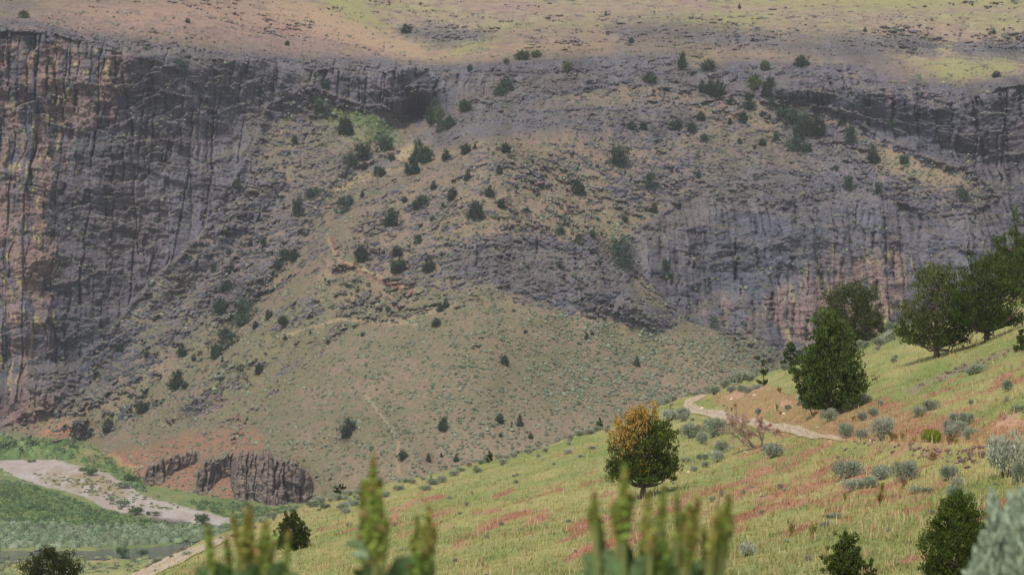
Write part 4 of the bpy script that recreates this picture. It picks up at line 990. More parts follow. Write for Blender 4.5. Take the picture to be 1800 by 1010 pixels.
SL = [(1485,842,50,34),(1500,857,42,22),(1530,852,32,22),(1547,840,42,26),(1591,839,44,36),(1550,772,44,40),(1489,770,30,28),(1513,773,26,20),(1457,754,30,22),(1496,723,24,22),(1521,714,26,18),(1516,744,20,16),(1536,736,22,16),
 (1672,772,32,24),(1702,747,30,24),(1690,760,24,20),(1706,771,28,20),(1665,750,22,16),(1683,740,24,18),(1617,731,26,18),(1639,722,28,18),(1768,832,66,74),(1793,845,32,40),(1745,795,26,16),(1670,838,30,26),(1683,852,22,20),(1677,873,42,24),
 (1612,860,26,14),(1630,864,20,12),(1313,975,30,24),(1252,768,46,38),(1235,780,24,20),(1215,768,38,26),(1178,742,34,20),(1190,738,36,22),(1357,810,40,26),(1266,796,26,22),(1262,815,24,22),(1232,806,22,12),(1200,742,20,16),(1254,885,16,12),
 (1268,877,16,12),(1458,914,38,12),(1450,931,26,16),(1166,711,26,14),(1180,706,22,12),(1255,702,24,18),(1272,690,26,16),(1248,694,20,14),(1300,684,34,22),(1318,672,26,18),(1284,698,22,12),(1316,704,20,14),(1330,700,20,14),(1305,697,20,14),
 (1386,733,14,12),(1424,725,20,16),(1412,706,22,16),(1400,660,20,14),(1380,650,18,12),(1545,608,30,16),(1560,600,28,18),(1520,612,26,16),(1500,618,24,14),(1535,596,26,14),(1552,588,24,14),(1570,583,26,16),(1568,590,20,12),
 (1720,655,28,16),(1706,660,20,12),(1775,683,26,20),(1570,638,14,10),(1575,628,12,8),(1335,735,16,12),(1240,822,20,12),(1222,828,18,10),(1205,812,18,10),(1370,862,16,12),(1305,870,14,10),(1545,715,16,12),
 (1788,742,24,16),(1770,705,14,12),(1705,710,14,12),(1640,905,16,10),(1560,940,16,10),(1600,960,14,10),(1420,990,16,12),(1382,955,14,10),(1340,905,14,10),(1100,930,12,8),
 (545,890,26,14),(560,884,26,14),(592,878,24,12),(612,870,22,12),(635,872,20,12),(600,893,28,14),(620,886,22,12),(608,900,18,10),(655,880,22,12),(676,870,20,10),(700,862,18,10),(642,855,22,12),(762,852,26,12),(776,848,22,12),(748,858,20,10),
 (798,836,22,10),(812,829,18,8),(928,798,18,8),(938,792,16,8),(998,796,18,10),(1042,790,14,8),(1020,806,12,6),(902,838,12,6),(910,836,10,6),(973,817,10,6),(695,927,14,8),(612,925,12,8),(790,875,14,8),(810,905,12,6),(1065,760,14,10)]
SL = [(a, b, c_, d_, 0) for a, b, c_, d_ in SL]
r = np.random.default_rng(5)
for i in range(95):          # along the crest
    uu_ = r.uniform(260, 1180) if i < 80 else r.uniform(1400, 1790)
    vv_ = np.interp(uu_, CRU, CRV) + 3 + r.random() ** 2 * 14
    w_ = r.uniform(9, 20); SL.append((uu_, vv_, w_, w_ * .55, 1))
for i in range(60):          # thinly over the slope
    uu_ = r.uniform(600, 1800); vc_ = np.interp(uu_, CRU, CRV)
    vv_ = r.uniform(vc_ + 25, 1005); w_ = r.uniform(6, 15); SL.append((uu_, vv_, w_, w_ * .6, 1))
SZ = [
 ('beside the tall conical juniper', [(1360,640),(1540,640),(1540,760),(1440,765),(1360,740)]),
 ('on the crest behind the conical juniper', [(1480,560),(1620,560),(1620,645),(1480,640)]),
 ('on the pale bank at the road bend', [(1235,640),(1360,640),(1360,745),(1235,715)]),
 ('below the road near the dead shrub', [(1150,700),(1240,722),(1400,770),(1400,850),(1190,850),(1150,760)]),
 ('just above the rock berm', [(1440,715),(1600,700),(1600,790),(1440,790)]),
 ('around the yellow-green shrub', [(1600,700),(1730,700),(1730,790),(1600,790)]),
 ('just below the rock berm', [(1440,795),(1640,795),(1640,880),(1440,880)]),
 ('between the rock berm and the right edge', [(1640,740),(2000,740),(2000,900),(1640,900)]),
 ('on the grass below the right trees', [(1540,600),(2000,560),(2000,740),(1600,715)]),
 ('along the lowest left crest', [(200,900),(530,800),(600,860),(600,910),(400,1010)]),
 ('on the crest above the docks', [(590,760),(830,740),(830,880),(590,915)]),
 ('on the crest before the orange-topped tree', [(820,700),(1160,640),(1160,800),(820,880)]),
 ('in the lower grass at the bottom right', [(1240,850),(2000,850),(2000,1100),(1240,1100)]),
 ('in the mid-slope open grass', [(0,0),(2000,0),(2000,1100),(0,1100)]),
]
szw = lambda it: ('broad pale sagebrush' if it[2] >= 38 else 'rounded grey-green sagebrush' if it[2] >= 24 else 'small grey sagebrush' if it[2] >= 14 else 'tiny grey sagebrush')
labs = zone_labels(SL, SZ, szw)
for i, it in enumerate(SL):
    u_, v_, w_, h_, kind_ = it
    p = slope_surface(u_, v_); k = p[1] / FPX
    big = w_ > 17
    me = (SAGE if big else SMALL)[i % (4 if big else 3)]
    W_, H_ = w_ * k * 1.08, h_ * k * 1.12
    obj('sagebrush', me, loc=p - np.array([0, 0, .04]), rz=i * 1.7, sc=(W_ / 1.3, W_ / 1.3, H_ / (.9 if big else .8)), label=labs[i], category='shrub', group='sagebrush on the near slope')

# yellow-green shrub by the track
obj('rabbitbrush', bush_mesh('rabbitbrush', 1.5, 1.0, 1900, .26, (.21, .25, .035), 90, upright=1.1, lumps=10, mat=shrub_mat, ratio=.16), loc=slope_surface(1643, 791), sc=(.74, .74, .82),
    label='bright yellow-green shrub above the rock berm', category='shrub')
# small brown-headed weeds
wm_ = []
for i, c in enumerate([(.20, .10, .04), (.17, .16, .04)]):
    rr_ = np.random.default_rng(95 + i); b_ = Buf()
    for k in range(9):
        a_ = rr_.random() * 6.28; q_ = rr_.random() * .14; tp = np.array([cos(a_) * q_ * 1.9, sin(a_) * q_ * 1.9, rr_.uniform(.5, .85)])
        tube(b_, [(cos(a_) * q_ * .4, sin(a_) * q_ * .4, 0), tp * [.6, .6, .5], tp], [.012, .01, .005], (.20, .20, .06), 4)
        t_ = rr_.uniform(.45, 1, 46); pp = tp[None] * t_[:, None] + rr_.normal(size=(46, 3)) * .022
        sprays(b_, pp, np.tile([0, 0, 1.0], (46, 1)) + rr_.normal(size=(46, 3)) * .5, .06, .04, np.array(c)[None] * rr_.uniform(.6, 1.4, 46)[:, None], rr_)
    wm_.append(b_.mesh('dock_weed', shrub_mat))
WD = [(1248,745),(1285,725),(1292,722),(1365,736),(1372,738),(1178,722),(1188,688),(1215,690),(1210,735),(1565,788),(1575,790),(1605,784),(1670,790),(1680,789),(1640,812),(1550,862),(1590,853),(1485,882),(1545,890),(1390,945),(1395,938),(1430,950),(1500,745),(1585,775),(1370,700),(1620,735)]
WZ = [('near the gravel road bend', [(1150,600),(1320,600),(1320,770),(1150,770)]), ('beside the track above the rock berm', [(1320,600),(1800,600),(1800,800),(1320,800)]), ('in the grass below the rock berm', [(0,0),(1900,0),(1900,1100),(0,1100)])]
labs = zone_labels([(a, b, 0) for a, b in WD], WZ, lambda t: 'brown-headed weed clump')
for i, (a, b) in enumerate(WD):
    s_ = 1.05 if i % 3 else 1.4
    obj('dock_weed', wm_[i % 2], loc=slope_surface(a, b), rz=i * 1.3, sc=s_ * .62, label=labs[i], category='weed', group='brown dock weeds in the grass')

# ------------------------------------------------------------------ dead shrub by the road
def dead_shrub():
    r = np.random.default_rng(33); p0 = slope_surface(1338, 785); k = p0[1] / FPX
    e = bpy.data.objects.new('dead_shrub', None); COL.objects.link(e); e.location = [float(a) for a in p0]
    e['label'] = 'leafless grey and pink dead shrub leaning beside the gravel road'; e['category'] = 'dead shrub'
    b = Buf(); tw = Buf()
    def grow(p, d, L, rad, lev):
        n = 4; pts = [p]
        for i in range(n):
            d = unit(d + r.normal(size=3) * .22 + np.array([0, 0, .05])); pts.append(pts[-1] + d * L / n)
        tube(b, pts, np.linspace(rad, rad * .5, n + 1), np.array([.22, .17, .15]) * r.uniform(.8, 1.3), 5)
        if lev < 4:
            for j in range(3 if lev < 3 else 4):
                grow(pts[r.integers(2, n + 1)], unit(d + r.normal(size=3) * .62), L * r.uniform(.55, .75), rad * .55, lev + 1)
        m = 15 if lev >= 3 else 4
        q = np.array(pts)[r.integers(1, n + 1, m)]
        sprays(tw, q + r.normal(size=(m, 3)) * .04, d + r.normal(size=(m, 3)) * .7, .26, .013, np.tile([.40, .24, .18], (m, 1)) * r.uniform(.7, 1.2, (m, 1)), r)
    grow(np.zeros(3), np.array([.1, 0, 1.0]), 30 * k, .06, 0)
    grow(np.zeros(3), np.array([.35, .1, .9]), 32 * k, .05, 1)
    grow(np.array([-.25, 0, -.1]), np.array([-1.0, 0, .45]), 44 * k, .06, 0)
    grow(np.array([-.7, 0, 0]), np.array([-1.0, .1, .3]), 34 * k, .045, 1)
    grow(np.array([-.5, 0, 0]), np.array([-.7, .1, .65]), 30 * k, .045, 1)
    obj('branches', b.mesh('dead_branches', bark_mat), e); obj('twigs', tw.mesh('dead_twigs', bark_mat), e)
dead_shrub()

# ------------------------------------------------------------------ loose rocks
def rock_mesh(seed, colr, flat=.65):
    import bmesh
    r = np.random.default_rng(seed)
    bm = bmesh.new(); bmesh.ops.create_icosphere(bm, subdivisions=2, radius=.5)
    v = np.array([list(x.co) for x in bm.verts]); f = np.array([[x.index for x in q.verts] for q in bm.faces]); bm.free()
    pl_ = unit(r.normal(size=(11, 3))); h = r.uniform(.28, .42, 11)
    for a, b in zip(pl_, h):
        q = v @ a; m = q > b; v[m] -= (q[m] - b)[:, None] * a
    v += r.normal(size=v.shape) * .012; v[:, 2] *= flat
    c = np.array(colr)[None] * r.uniform(.75, 1.25, (len(v), 1))
    return mesh_from('rock', v, f, c, mat=rock_mat)
RB = [rock_mesh(i, c) for i, c in enumerate([(.17, .105, .085), (.21, .135, .11), (.13, .09, .08)])]
RP = [rock_mesh(10 + i, c) for i, c in enumerate([(.62, .52, .40), (.55, .42, .33)])]
r = np.random.default_rng(8); RK = []
for i in range(64):
    t = r.random(); u_ = 1600 + 150 * t + r.normal() * 2; v_ = np.interp(u_, [1480,1560,1600,1640,1680,1760,1800], [798,800,804,810,812,812,818]) - 3 + r.normal() * 3.2
    RK.append((u_, v_, r.uniform(6, 14), 'b'))
for i in range(16): RK.append((r.uniform(1470, 1600), r.uniform(786, 800), r.uniform(5, 9), 'b'))
for i in range(34):
    u_ = r.uniform(1600, 1790); RK.append((u_, np.interp(u_, [1600, 1680, 1720, 1790], [684, 655, 640, 620]) + r.normal() * 4, r.uniform(4, 9), 'd'))
RK += [(1694,646,14,'d'),(1668,658,13,'d'),(1684,651,10,'d'),(1466,712,26,'r'),(1765,757,10,'b'),(1500,822,12,'d'),(1516,826,9,'b'),(1530,795,12,'b'),(1570,802,11,'b'),(1700,822,12,'b'),(1735,876,14,'d'),(1730,882,10,'b'),(1340,877,10,'d'),(1310,795,8,'p'),
       (1233,716,9,'p'),(1286,712,11,'p'),(1278,727,7,'p'),(1326,708,7,'p'),(1304,736,5,'p'),(1240,797,7,'p'),(1252,795,5,'p'),(1438,759,6,'p'),(1530,790,7,'p'),(1210,832,7,'p'),(1192,824,8,'p'),(1455,727,6,'p'),(1379,738,7,'p'),(1408,724,6,'p')]
RZ = [('on the dark stony strip upslope', [(1560,560),(1900,560),(1900,700),(1560,700)]), ('in the berm right of the yellow-green shrub', [(1665,780),(1900,760),(1900,850),(1665,850)]),
      ('in the berm under the yellow-green shrub', [(1580,780),(1665,780),(1665,850),(1580,850)]), ('at the left end of the berm', [(1440,770),(1580,770),(1580,840),(1440,840)]), ('on the bank around the gravel road', [(1180,660),(1500,660),(1500,770),(1180,770)]), ('in the open grass', [(0,0),(1900,0),(1900,1100),(0,1100)])]
rkw = lambda t: {'b': 'brown', 'd': 'dark', 'p': 'whitish', 'r': 'reddish'}[t[3]] + (' large' if t[2] >= 10 else ' small') + ' rock'
labs = zone_labels(RK, RZ, rkw)
for i, (u_, v_, w_, k_) in enumerate(RK):
    p = slope_surface(u_, v_); s_ = w_ * p[1] / FPX * 1.1
    me = {'b': RB, 'd': [RB[2], RB[0]], 'p': RP, 'r': [RB[1]]}[k_][i % (3 if k_ == 'b' else 2 if k_ in 'dp' else 1)]
    obj('rock', me, loc=p + np.array([0, 0, s_ * .12]), rz=i * .9, sc=(s_, s_, s_ * (.8 + .4 * ((i * 37) % 10) / 10)), label=labs[i], category='rock', group='loose rocks on the near slope')

# ------------------------------------------------------------------ river willows and gully brush
wil = [bush_mesh('willow', 4, 3, 420, .62, c, 110 + i, lumps=6, mat=shrub_mat, stems=True, ratio=.5, upright=.4, var=.7) for i, c in enumerate([(.115, .165, .075), (.16, .195, .115), (.075, .125, .045)])]
def cloud(name, pts, W, H, colr, nsp, leaf, seed, mat=shrub_mat):
    r = np.random.default_rng(seed); n = len(pts)
    i = np.repeat(np.arange(n), nsp); m = len(i)
    dd = unit(r.normal(size=(m, 3))); dd[:, 2] = np.abs(dd[:, 2])
    pos = pts[i] + dd * np.stack([W[i] * .5, W[i] * .5, H[i]], -1) * (.7 + .3 * r.random(m))[:, None]
    c = colr[i] * r.uniform(.7, 1.3, (m, 1))
    b = Buf(); dome_cloud(b, pts, W * .8, H * .7, colr * .8, r, 6)
    sprays(b, pos, dd + r.normal(size=(m, 3)) * .5, leaf * r.uniform(.6, 1.3, m), leaf * .6, c, r)
    obj(name, b.mesh(name, mat), kind='stuff')
r = np.random.default_rng(21)
def scatter(poly, n):
    x0, y0 = np.min(poly, 0); x1, y1 = np.max(poly, 0)
    u = r.uniform(x0, x1, n); v = r.uniform(y0, y1, n); k = inpoly(u, v, poly); return u[k], v[k]
def fl(u, v): return P(u, v, floor_d(v))
pts, Wd, Hd, Cd = [], [], [], []
def add(poly, n, w, h, c, cv=.25, bar=False):
    u, v = scatter(poly, n)
    o = np.argsort(v); u, v = u[o], v[o]; m = len(u)
    bar_ok = samp(mask([GBAR], 2), u, v) < (2 if bar else .4); u, v = u[bar_ok], v[bar_ok]; m = len(u)
    pts.append(fl(u, v)); Wd.append(r.uniform(*w, m)); Hd.append(r.uniform(*h, m))
    t = np.clip(.5 + fbm(u / 50, v / 12, 850 + n, 3), 0, 1)[:, None]
    Cd.append((np.array(c[0])[None] * (1 - t) + np.array(c[1])[None] * t) * r.uniform(1 - 1.4 * cv, 1 + 1.4 * cv, (m, 1)))
G1, G2, G3 = (.060, .105, .040), (.115, .155, .060), (.165, .190, .120)
add([(-60,848),(40,850),(110,872),(180,900),(250,915),(330,925),(400,930),(390,936),(-60,934)], 2600, (1.5, 3.5), (.8, 1.8), (G1, G2))
add([(-60,925),(40,922),(160,926),(300,930),(400,930),(400,945),(330,950),(200,960),(80,965),(-60,965)], 800, (3, 5.5), (1.6, 3.0), (G3, (.12, .165, .085)))
add([(-60,815),(60,820),(90,845),(60,858),(-60,850)], 160, (2, 4), (.6, 1.4), (G2, G3))
add([(330,880),(400,885),(480,895),(540,890),(540,925),(480,935),(410,915),(350,895)], 500, (1.5, 3), (.8, 1.8), (G1, G2))
add([(-60,768),(60,768),(110,780),(140,800),(130,812),(-60,808)], 170, (3, 7), (1.6, 4), (G1, (.14, .20, .07)))
add([(120,800),(200,812),(250,835),(250,860),(215,850),(150,825),(120,812)], 70, (2, 3.5), (.8, 1.8), (G1, G2))
add([(180,845),(250,850),(250,872),(200,870)], 34, (3, 5), (1.8, 3), (G1, (.10, .13, .07)))
add([(390,930),(430,925),(400,946),(350,950)], 40, (3, 5), (1.6, 3.0), (G1, G2))
add([(-60,978),(330,978),(300,1000),(140,1010),(-60,1030)], 300, (1.5, 3), (.5, 1.1), ((.19, .20, .12), (.15, .17, .07)))
add([(60,832),(200,838),(225,880),(150,870),(80,850)], 260, (.8, 2.0), (.3, .9), ((.16, .17, .09), (.20, .18, .11)), bar=True)
add([(170,860),(260,862),(330,890),(300,900),(200,895)], 70, (.8, 2.2), (.3, .9), ((.15, .16, .09), (.11, .15, .06)), bar=True)
add([(140,798),(200,812),(250,835),(255,862),(300,872),(380,888),(480,896),(540,892),(540,912),(440,905),(360,890),(250,866),(190,845),(130,815)], 900, (.9, 2.4), (.4, 1.2), ((.07, .105, .04), (.15, .16, .07)))
add([(120,770),(260,800),(260,840),(140,800)], 130, (.9, 2.6), (.5, 1.3), ((.08, .11, .05), (.16, .15, .08)))
cloud('willow_thicket', np.concatenate(pts), np.concatenate(Wd), np.concatenate(Hd), np.concatenate(Cd), 24, .55, 3)
BU = [(357,922,30,22,0),(14,790,44,20,0),(60,786,36,16,0),(30,796,30,12,1),(232,848,34,16,2),(215,858,26,12,1),(214,890,28,14,1),(196,880,16,8,1),(160,836,30,14,2),(145,828,20,8,0),(262,905,12,8,2),(215,980,28,22,2),(250,978,18,14,2),(240,905,30,16,0),(275,905,18,8,1),
      (57,812,16,6,1),(118,800,18,10,2),(130,790,22,10,2)]
BZ = [('beside the gravel bar', [(100,800),(500,800),(500,960),(100,960)]), ('in the brush at the left edge above the gravel bar', [(-99,700),(140,700),(140,830),(-99,830)]), ('on the near river bank', [(-99,960),(500,960),(500,1050),(-99,1050)])]
labs = zone_labels(BU, BZ, lambda t: ('large' if t[2] > 26 else 'small') + (' green' if t[4] == 0 else ' pale' if t[4] == 1 else ' dark') + ' bush')
for i, (u_, v_, w_, h_, k_) in enumerate(BU):
    p = fl(u_, v_); s_ = p[1] / FPX
    obj('willow', wil[k_], loc=p, rz=i, sc=(w_ * s_ / 4, w_ * s_ / 4, h_ * s_ / 3), label=labs[i], category='bush', group='willows by the river')
# dark brush lining the gullies of the far hill
pts, Wd, Hd, Cd = [], [], [], []
def addh(poly, n, w, h, c):
    u, v = scatter(poly, n); m = len(u)
    pts.append(P(u, v, hill_d(u, v))); Wd.append(r.uniform(*w, m)); Hd.append(r.uniform(*h, m))
    t = r.random((m, 1)); Cd.append(np.array(c[0])[None] * (1 - t) + np.array(c[1])[None] * t)
B1, B2 = (.055, .08, .04), (.105, .125, .075)
addh([(150,772),(240,720),(340,650),(380,640),(300,700),(210,760)], 150, (1.2, 3), (.7, 1.8), (B1, B2))
addh([(350,610),(400,590),(470,520),(510,480),(500,520),(420,600),(370,640)], 70, (1.2, 2.6), (.7, 1.6), (B1, B2))
addh([(560,190),(620,195),(700,225),(720,250),(640,262),(600,215)], 150, (1, 2.6), (.5, 1.3), ((.06, .13, .03), (.12, .17, .08)))
addh([(560,330),(620,290),(700,250),(690,270),(620,310),(560,350)], 60, (1.2, 2.6), (.7, 1.6), (B1, B2))
addh([(1240,560),(1340,600),(1400,640),(1340,655),(1290,640),(1240,590)], 170, (1, 2.2), (.6, 1.3), ((.10, .13, .08), (.17, .19, .14)))
addh([(980,280),(1060,380),(1120,500),(1100,500),(1010,420),(960,320)], 140, (1, 2.4), (.6, 1.5), (B1, (.14, .16, .11)))
addh([(1560,190),(1440,160),(1520,240),(1640,300),(1750,370),(1600,330),(1500,260)], 120, (1, 2.2), (.5, 1.2), (B2, (.16, .18, .11)))
addh([(150,260),(260,240),(400,220),(260,270),(180,280)], 60, (.9, 2), (.5, 1), (B1, (.12, .17, .08)))
addh([(150,800),(250,830),(260,868),(340,880),(420,886),(540,892),(540,915),(380,900),(250,866),(190,845),(130,805)], 380, (1, 2.6), (.5, 1.3), ((.06, .10, .04), (.13, .15, .06)))
addh([(0,762),(130,775),(180,795),(120,800),(0,790)], 110, (1.5, 3.5), (.8, 1.8), ((.06, .10, .04), (.12, .14, .07)))
cloud('gully_brush', np.concatenate(pts), np.concatenate(Wd), np.concatenate(Hd), np.concatenate(Cd), 10, .5, 4)

# ------------------------------------------------------------------ grass of the near slope
def build_grass():
    r = np.random.default_rng(31); n = 150000
    u = r.uniform(-10, 1815, n); v = r.uniform(500, 1014, n)
    vc, dc, vb, db = slope_par(u); k = v > vc + .5
    u, v, vc, vb = u[k], v[k], vc[k], vb[k]
    j = np.clip(np.round((u + 250) / 2).astype(int), 0, _SV.shape[1] - 1); i = np.clip(np.round((vb - v) / (vb - vc) * 299).astype(int), 0, 298)
    f = r.random(len(u))[:, None]
    p = _SV[i, j] * (1 - f) + _SV[i + 1, j] * f
    c = SLOPE_C[60 + i, j]
    n = len(u)
    rd_ = r.random(n)
    dens = fbm(p[:, 0] / 1.6, p[:, 1] / 4, 551, 3)
    keep = rd_ < .62 + .5 * dens; p, c = p[keep], c[keep]; n = len(p)
    nb = 3
    P_ = np.repeat(p, nb, 0) + r.normal(size=(n * nb, 3)) * [.12, .12, 0]; Cc = np.repeat(c, nb, 0) * np.repeat(r.uniform(.78, 1.28, n), nb)[:, None]
    Cc = Cc * np.array([1.0, 1.0, 1.0]) * r.uniform(.85, 1.15, (n * nb, 1))
    h = r.uniform(.07, .25, n * nb) * np.repeat(r.uniform(.6, 1.3, n), nb)
    w = h * .16 + .012
    a = r.random(n * nb) * 6.28; s = np.stack([np.cos(a), np.sin(a), 0 * a], -1) * w[:, None] * .5
    lean = np.stack([r.normal(size=n * nb) * .3 + .12, r.normal(size=n * nb) * .3, np.ones(n * nb)], -1) * h[:, None]
    V_ = np.stack([P_ - s, P_ + s, P_ + lean], 1).reshape(-1, 3); V_[:, 2] -= .02
    b = Buf(); b.add(V_, np.repeat(Cc, 3, 0), tris=np.arange(len(V_)).reshape(-1, 3))
    # taller dry stalks with seed heads, in loose patches
    q = P_[r.random(len(P_)) < .05 * np.clip(fbm(P_[:, 0] / 3, P_[:, 1] / 7, 553, 3) + .35, 0, 1.4)]; m = len(q)
    hh = r.uniform(.28, .55, m); sd = np.stack([np.full(m, .011), 0 * hh, 0 * hh], -1); tp = np.stack([r.normal(size=m) * .12, r.normal(size=m) * .12, np.ones(m)], -1) * hh[:, None]
    vv_ = np.stack([q - sd, q + sd, q + tp * .6 + sd * 1.6, q + tp, q + tp * .6 - sd * 1.6], 1).reshape(-1, 3)
    ii = np.arange(m)[:, None] * 5
    cs = np.array([.40, .32, .17])[None] * r.uniform(.7, 1.15, (m, 1)); cs[r.random(m) < .3] *= np.array([.8, .55, .55])
    b.add(vv_, np.repeat(cs, 5, 0), quads=ii + np.array([0, 1, 2, 4]), tris=ii + np.array([4, 2, 3]))
    obj('grass', b.mesh('grass', material('grass blades', rough=.8, spec=.1)), kind='stuff')
build_grass()

# ------------------------------------------------------------------ out-of-focus docks and sagebrush right in front of the camera
dock_mat = material('dock seeds and leaves', rough=.7, spec=.2)
def ground_z(d): return -1.25 - .158 * d
def dock(label, base_u, d, heads, leaves, seed):
    """heads: (u tip, v tip, u foot, v foot, width px, tone); leaves: (u0, v0, u1, v1, width px, tone)"""
    r = np.random.default_rng(seed)
    base = P(base_u, 505, d); base[2] = ground_z(d)
    e = bpy.data.objects.new('dock_plant', None); COL.objects.link(e); e.location = [float(a) for a in base]
    e['label'] = label; e['category'] = 'weed'; e['group'] = 'blurred dock plants in front'
    k = d / FPX
    more = []
    for (ut, vt, uf, vf, w, tone) in heads:
        if w >= 20:
            for sgn in (-1, 1):
                for q_ in (r.uniform(.35, .7),):
                    cu, cv = ut + (uf - ut) * q_, vt + (vf - vt) * q_; l_ = (vf - vt) * r.uniform(.28, .42)
                    more.append((cu + sgn * w * r.uniform(.35, .6), cv, cu + sgn * 1.5, cv + l_, w * .30, tone))
    for (ut, vt, uf, vf, w, tone) in heads + more:
        dd = d + r.uniform(-.12, .12)
        tip = P(ut, vt, dd) - base; foot = P(uf, vf, dd) - base
        sb_ = Buf()
        lowp = foot + (np.array([0, 0, 0]) - foot) * .5; lowp[:2] = foot[:2] * .45
        tube(sb_, [np.zeros(3) + r.normal(size=3) * .01 * [1, 1, 0], lowp, foot, (foot + tip) / 2, tip], [.006, .005, .0035, .0025, .001], (.17, .19, .06), 6)
        obj('stem', sb_.mesh('dock_stem', dock_mat, True), e)
        hb = Buf(); L = np.linalg.norm(tip - foot); n = int(520 * max(.5, w / 26) * max(.6, L / .07) ** .5)
        t = r.random(n) ** .85; nl = 9
        env = np.interp(t, [0, .12, .35, .7, .9, 1], [.45, .85, 1, .72, .42, .12]) * (.66 + .34 * np.cos(t * nl * 6.28) ** 2)
        a = r.random(n) * 6.28; env = env * (1 + .45 * noise(np.cos(a) * 1.3 + t * 7, np.sin(a) * 1.3 + seed + ut, 3)); q = env * w * k * .40 * np.sqrt(r.random(n)) * 1.08
        pos = foot + (tip - foot) * t[:, None] + np.stack([np.cos(a) * q, np.sin(a) * q, r.normal(size=n) * .004], -1)
        c = np.array([(.20, .26, .05), (.25, .255, .06), (.15, .22, .045)][tone])[None] * r.uniform(.55, 1.35, (n, 1))
        pk_ = r.random(n) < .10 + .25 * (t > .85); c[pk_] = np.array([.34, .19, .08]) * r.uniform(.7, 1.2, (pk_.sum(), 1))
        sprays(hb, pos, r.normal(size=(n, 3)) + [0, 0, .8], .0075 * r.uniform(.7, 1.3, n), .0062, c, r)
        obj('seed_head', hb.mesh('dock_seed_head', dock_mat), e)
    for (u0, v0, u1, v1, w, tone) in leaves:
        dd = d + r.uniform(-.1, .1)
        a = P(u0, v0, dd) - base; b = P(u1, v1, dd + r.uniform(-.05, .05)) - base
        n = 12; t = np.linspace(0, 1, n); mid = a + (b - a) * t[:, None]
        mid[:, 2] += np.sin(t * pi) * np.linalg.norm(b - a) * .12
        ax = unit(b - a); sd = unit(np.cross(ax, np.array([.1, 1, .35]))); up = np.cross(sd, ax)
        hw = w * k * .5 * np.sin(np.clip(t * 1.02 + .04, 0, 1) * pi) ** .7
        wav = np.sin(t * 19 + seed) * .25
        G = np.stack([mid - sd * hw[:, None] + up * (hw * (.35 + wav))[:, None], mid, mid + sd * hw[:, None] + up * (hw * (.35 - wav))[:, None]], 1)
        c = np.array([(.075, .12, .045), (.13, .19, .085), (.25, .33, .22)][tone])
        cc = np.tile(c, (n * 3, 1)) * np.tile([1, 1.35, 1], n)[:, None]
        lb = Buf(); lb.add(G.reshape(-1, 3), cc, quads=grid_faces(n, 3))
        obj('leaf', lb.mesh('dock_leaf', dock_mat, True), e)
dock('blurred seeding dock plant at the bottom left in front of the road', 430, 4.0,
     [(365,921,372,1000,17,0),(437,893,430,990,30,1),(408,908,420,960,14,1),(442,925,440,1000,18,0),(467,920,468,1010,34,0),(507,938,502,1010,13,0),(398,945,404,1010,15,2),(455,960,452,1030,26,2)],
     [(385,1030,340,1000,34,0),(400,1040,372,985,30,0),(440,1040,400,1005,34,0),(450,1030,425,975,22,1),(470,1040,500,985,26,0),(480,1040,530,1010,30,1),(420,1045,455,990,30,0)], 1)
dock('tallest blurred dock plant below the middle of the crest', 690, 3.8,
     [(656,808,656,905,26,0),(636,850,640,930,17,0),(657,850,658,985,46,0),(640,900,645,990,28,2),(681,915,674,985,14,0),(668,870,664,960,26,0),(754,895,742,1000,30,1),(733,915,737,1000,22,0),(764,930,752,1000,18,1),(745,960,742,1030,40,2)],
     [(650,975,603,955,20,1),(655,985,612,975,16,2),(655,1040,620,1000,30,0),(680,1030,740,980,40,0),(690,1010,735,998,34,2),(700,1050,752,1005,36,0),(660,1040,640,985,26,1)], 2)
dock('widest blurred dock plant with many seed heads below the orange-topped tree', 1150, 3.6,
     [(1044,868,1050,952,20,0),(1057,925,1060,985,10,2),(1098,828,1096,945,30,0),(1075,893,1086,945,14,1),(1108,880,1100,950,16,0),(1139,872,1142,975,22,1),(1137,900,1140,1005,34,0),(1167,860,1160,930,18,0),(1190,874,1191,940,14,0),(1228,880,1206,960,24,1),
      (1210,895,1196,1000,38,0),(1282,876,1256,975,26,0),(1288,915,1258,980,20,2),(1262,895,1246,990,16,1),(1237,930,1243,1010,14,0),(1165,930,1160,1010,26,2)],
     [(1055,1010,1020,975,32,0),(1065,1040,1022,1002,44,0),(1080,1020,1060,960,26,1),(1095,1030,1070,985,36,0),(1110,1030,1096,950,26,0),(1110,1040,1150,975,36,1),(1140,1050,1120,985,40,0),(1165,1030,1185,965,30,0),(1190,1050,1165,990,36,0),
      (1205,1030,1235,985,26,0),(1215,1050,1265,1000,44,0),(1240,1000,1275,1000,16,1),(1240,970,1222,955,12,1)], 3)

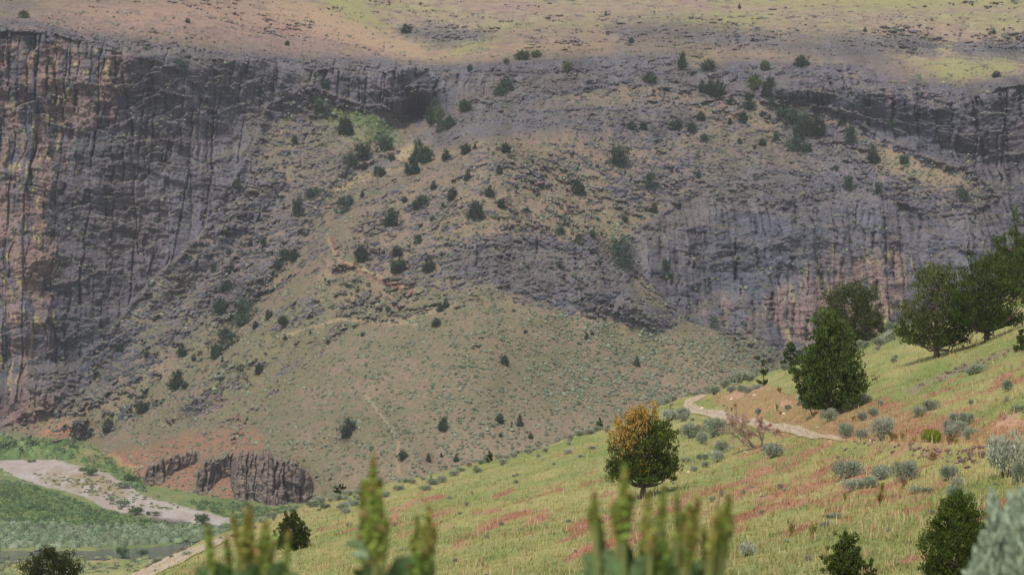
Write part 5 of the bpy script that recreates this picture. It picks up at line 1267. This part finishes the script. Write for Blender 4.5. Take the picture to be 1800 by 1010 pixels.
def near_sage():
    r = np.random.default_rng(9); d = 5.2; k = d / FPX
    base = P(1880, 505, d); base[2] = ground_z(d)
    e = bpy.data.objects.new('sagebrush', None); COL.objects.link(e); e.location = [float(a) for a in base]
    e['label'] = 'large blurred silvery sagebrush filling the bottom right corner in front'; e['category'] = 'shrub'
    st = Buf(); lf = Buf()
    tips = [(1742,862,1765),(1752,890,1780),(1775,868,1800),(1795,858,1815),(1728,935,1760),(1716,965,1750),(1740,920,1775),(1765,905,1800),(1785,900,1815),(1800,890,1830),(1710,990,1745),(1730,980,1770),(1755,955,1790),(1776,950,1800),(1795,940,1825),(1815,870,1835),(1830,905,1850),(1850,860,1870),(1880,880,1890),(1910,860,1905),(1720,1010,1750),(1745,1000,1780),(1770,1000,1800),(1790,990,1815),(1700,1004,1740)]
    for (ut, vt, uf) in tips:
        dd = d + r.uniform(-.12, .18)
        tip = P(ut, vt, dd) - base; foot = P(uf, vt + 150, dd) - base
        m = foot * [.5, .5, .8]
        tube(st, [np.zeros(3), m, foot, (foot + tip) / 2, tip], [.010, .008, .005, .003, .001], (.20, .18, .14), 5)
        n = 330; t = r.random(n) ** .8; q = np.interp(t, [0, .4, .8, 1], [26, 24, 14, 5]) * k * np.sqrt(r.random(n)); a = r.random(n) * 6.28
        pos = foot + (tip - foot) * t[:, None] + np.stack([np.cos(a) * q, np.sin(a) * q, 0 * q], -1)
        c = np.array([.30, .36, .255])[None] * r.uniform(.6, 1.3, (n, 1))
        sprays(lf, pos, unit(pos - foot + 1e-4) * .5 + [0, 0, .8] + r.normal(size=(n, 3)) * .35, .022 * r.uniform(.6, 1.2, n), .006, c, r)
    obj('stems', st.mesh('sagebrush_stems', bark_mat), e); obj('foliage', lf.mesh('sagebrush_leaves', dock_mat), e)
near_sage()

# ------------------------------------------------------------------ the air of the canyon
HAZE_D = 5.2e-5
def build_haze():
    x0, x1, y0, y1, z0, z1 = -640, 640, -40, 2120, -262, 130
    v = [(x, y, z) for x in (x0, x1) for y in (y0, y1) for z in (z0, z1)]
    f = [(0, 1, 3, 2), (4, 6, 7, 5), (0, 4, 5, 1), (2, 3, 7, 6), (0, 2, 6, 4), (1, 5, 7, 3)]
    m = bpy.data.materials.new('haze'); m.use_nodes = True
    n, l = m.node_tree.nodes, m.node_tree.links
    n.clear()
    o = n.new('ShaderNodeOutputMaterial'); p = n.new('ShaderNodeVolumePrincipled')
    p.inputs['Color'].default_value = (.86, .90, 1.0, 1)
    p.inputs['Density'].default_value = HAZE_D
    l.new(p.outputs[0], o.inputs['Volume'])
    obj('haze', mesh_from('haze', v, f, mat=m), kind='stuff')
build_haze()
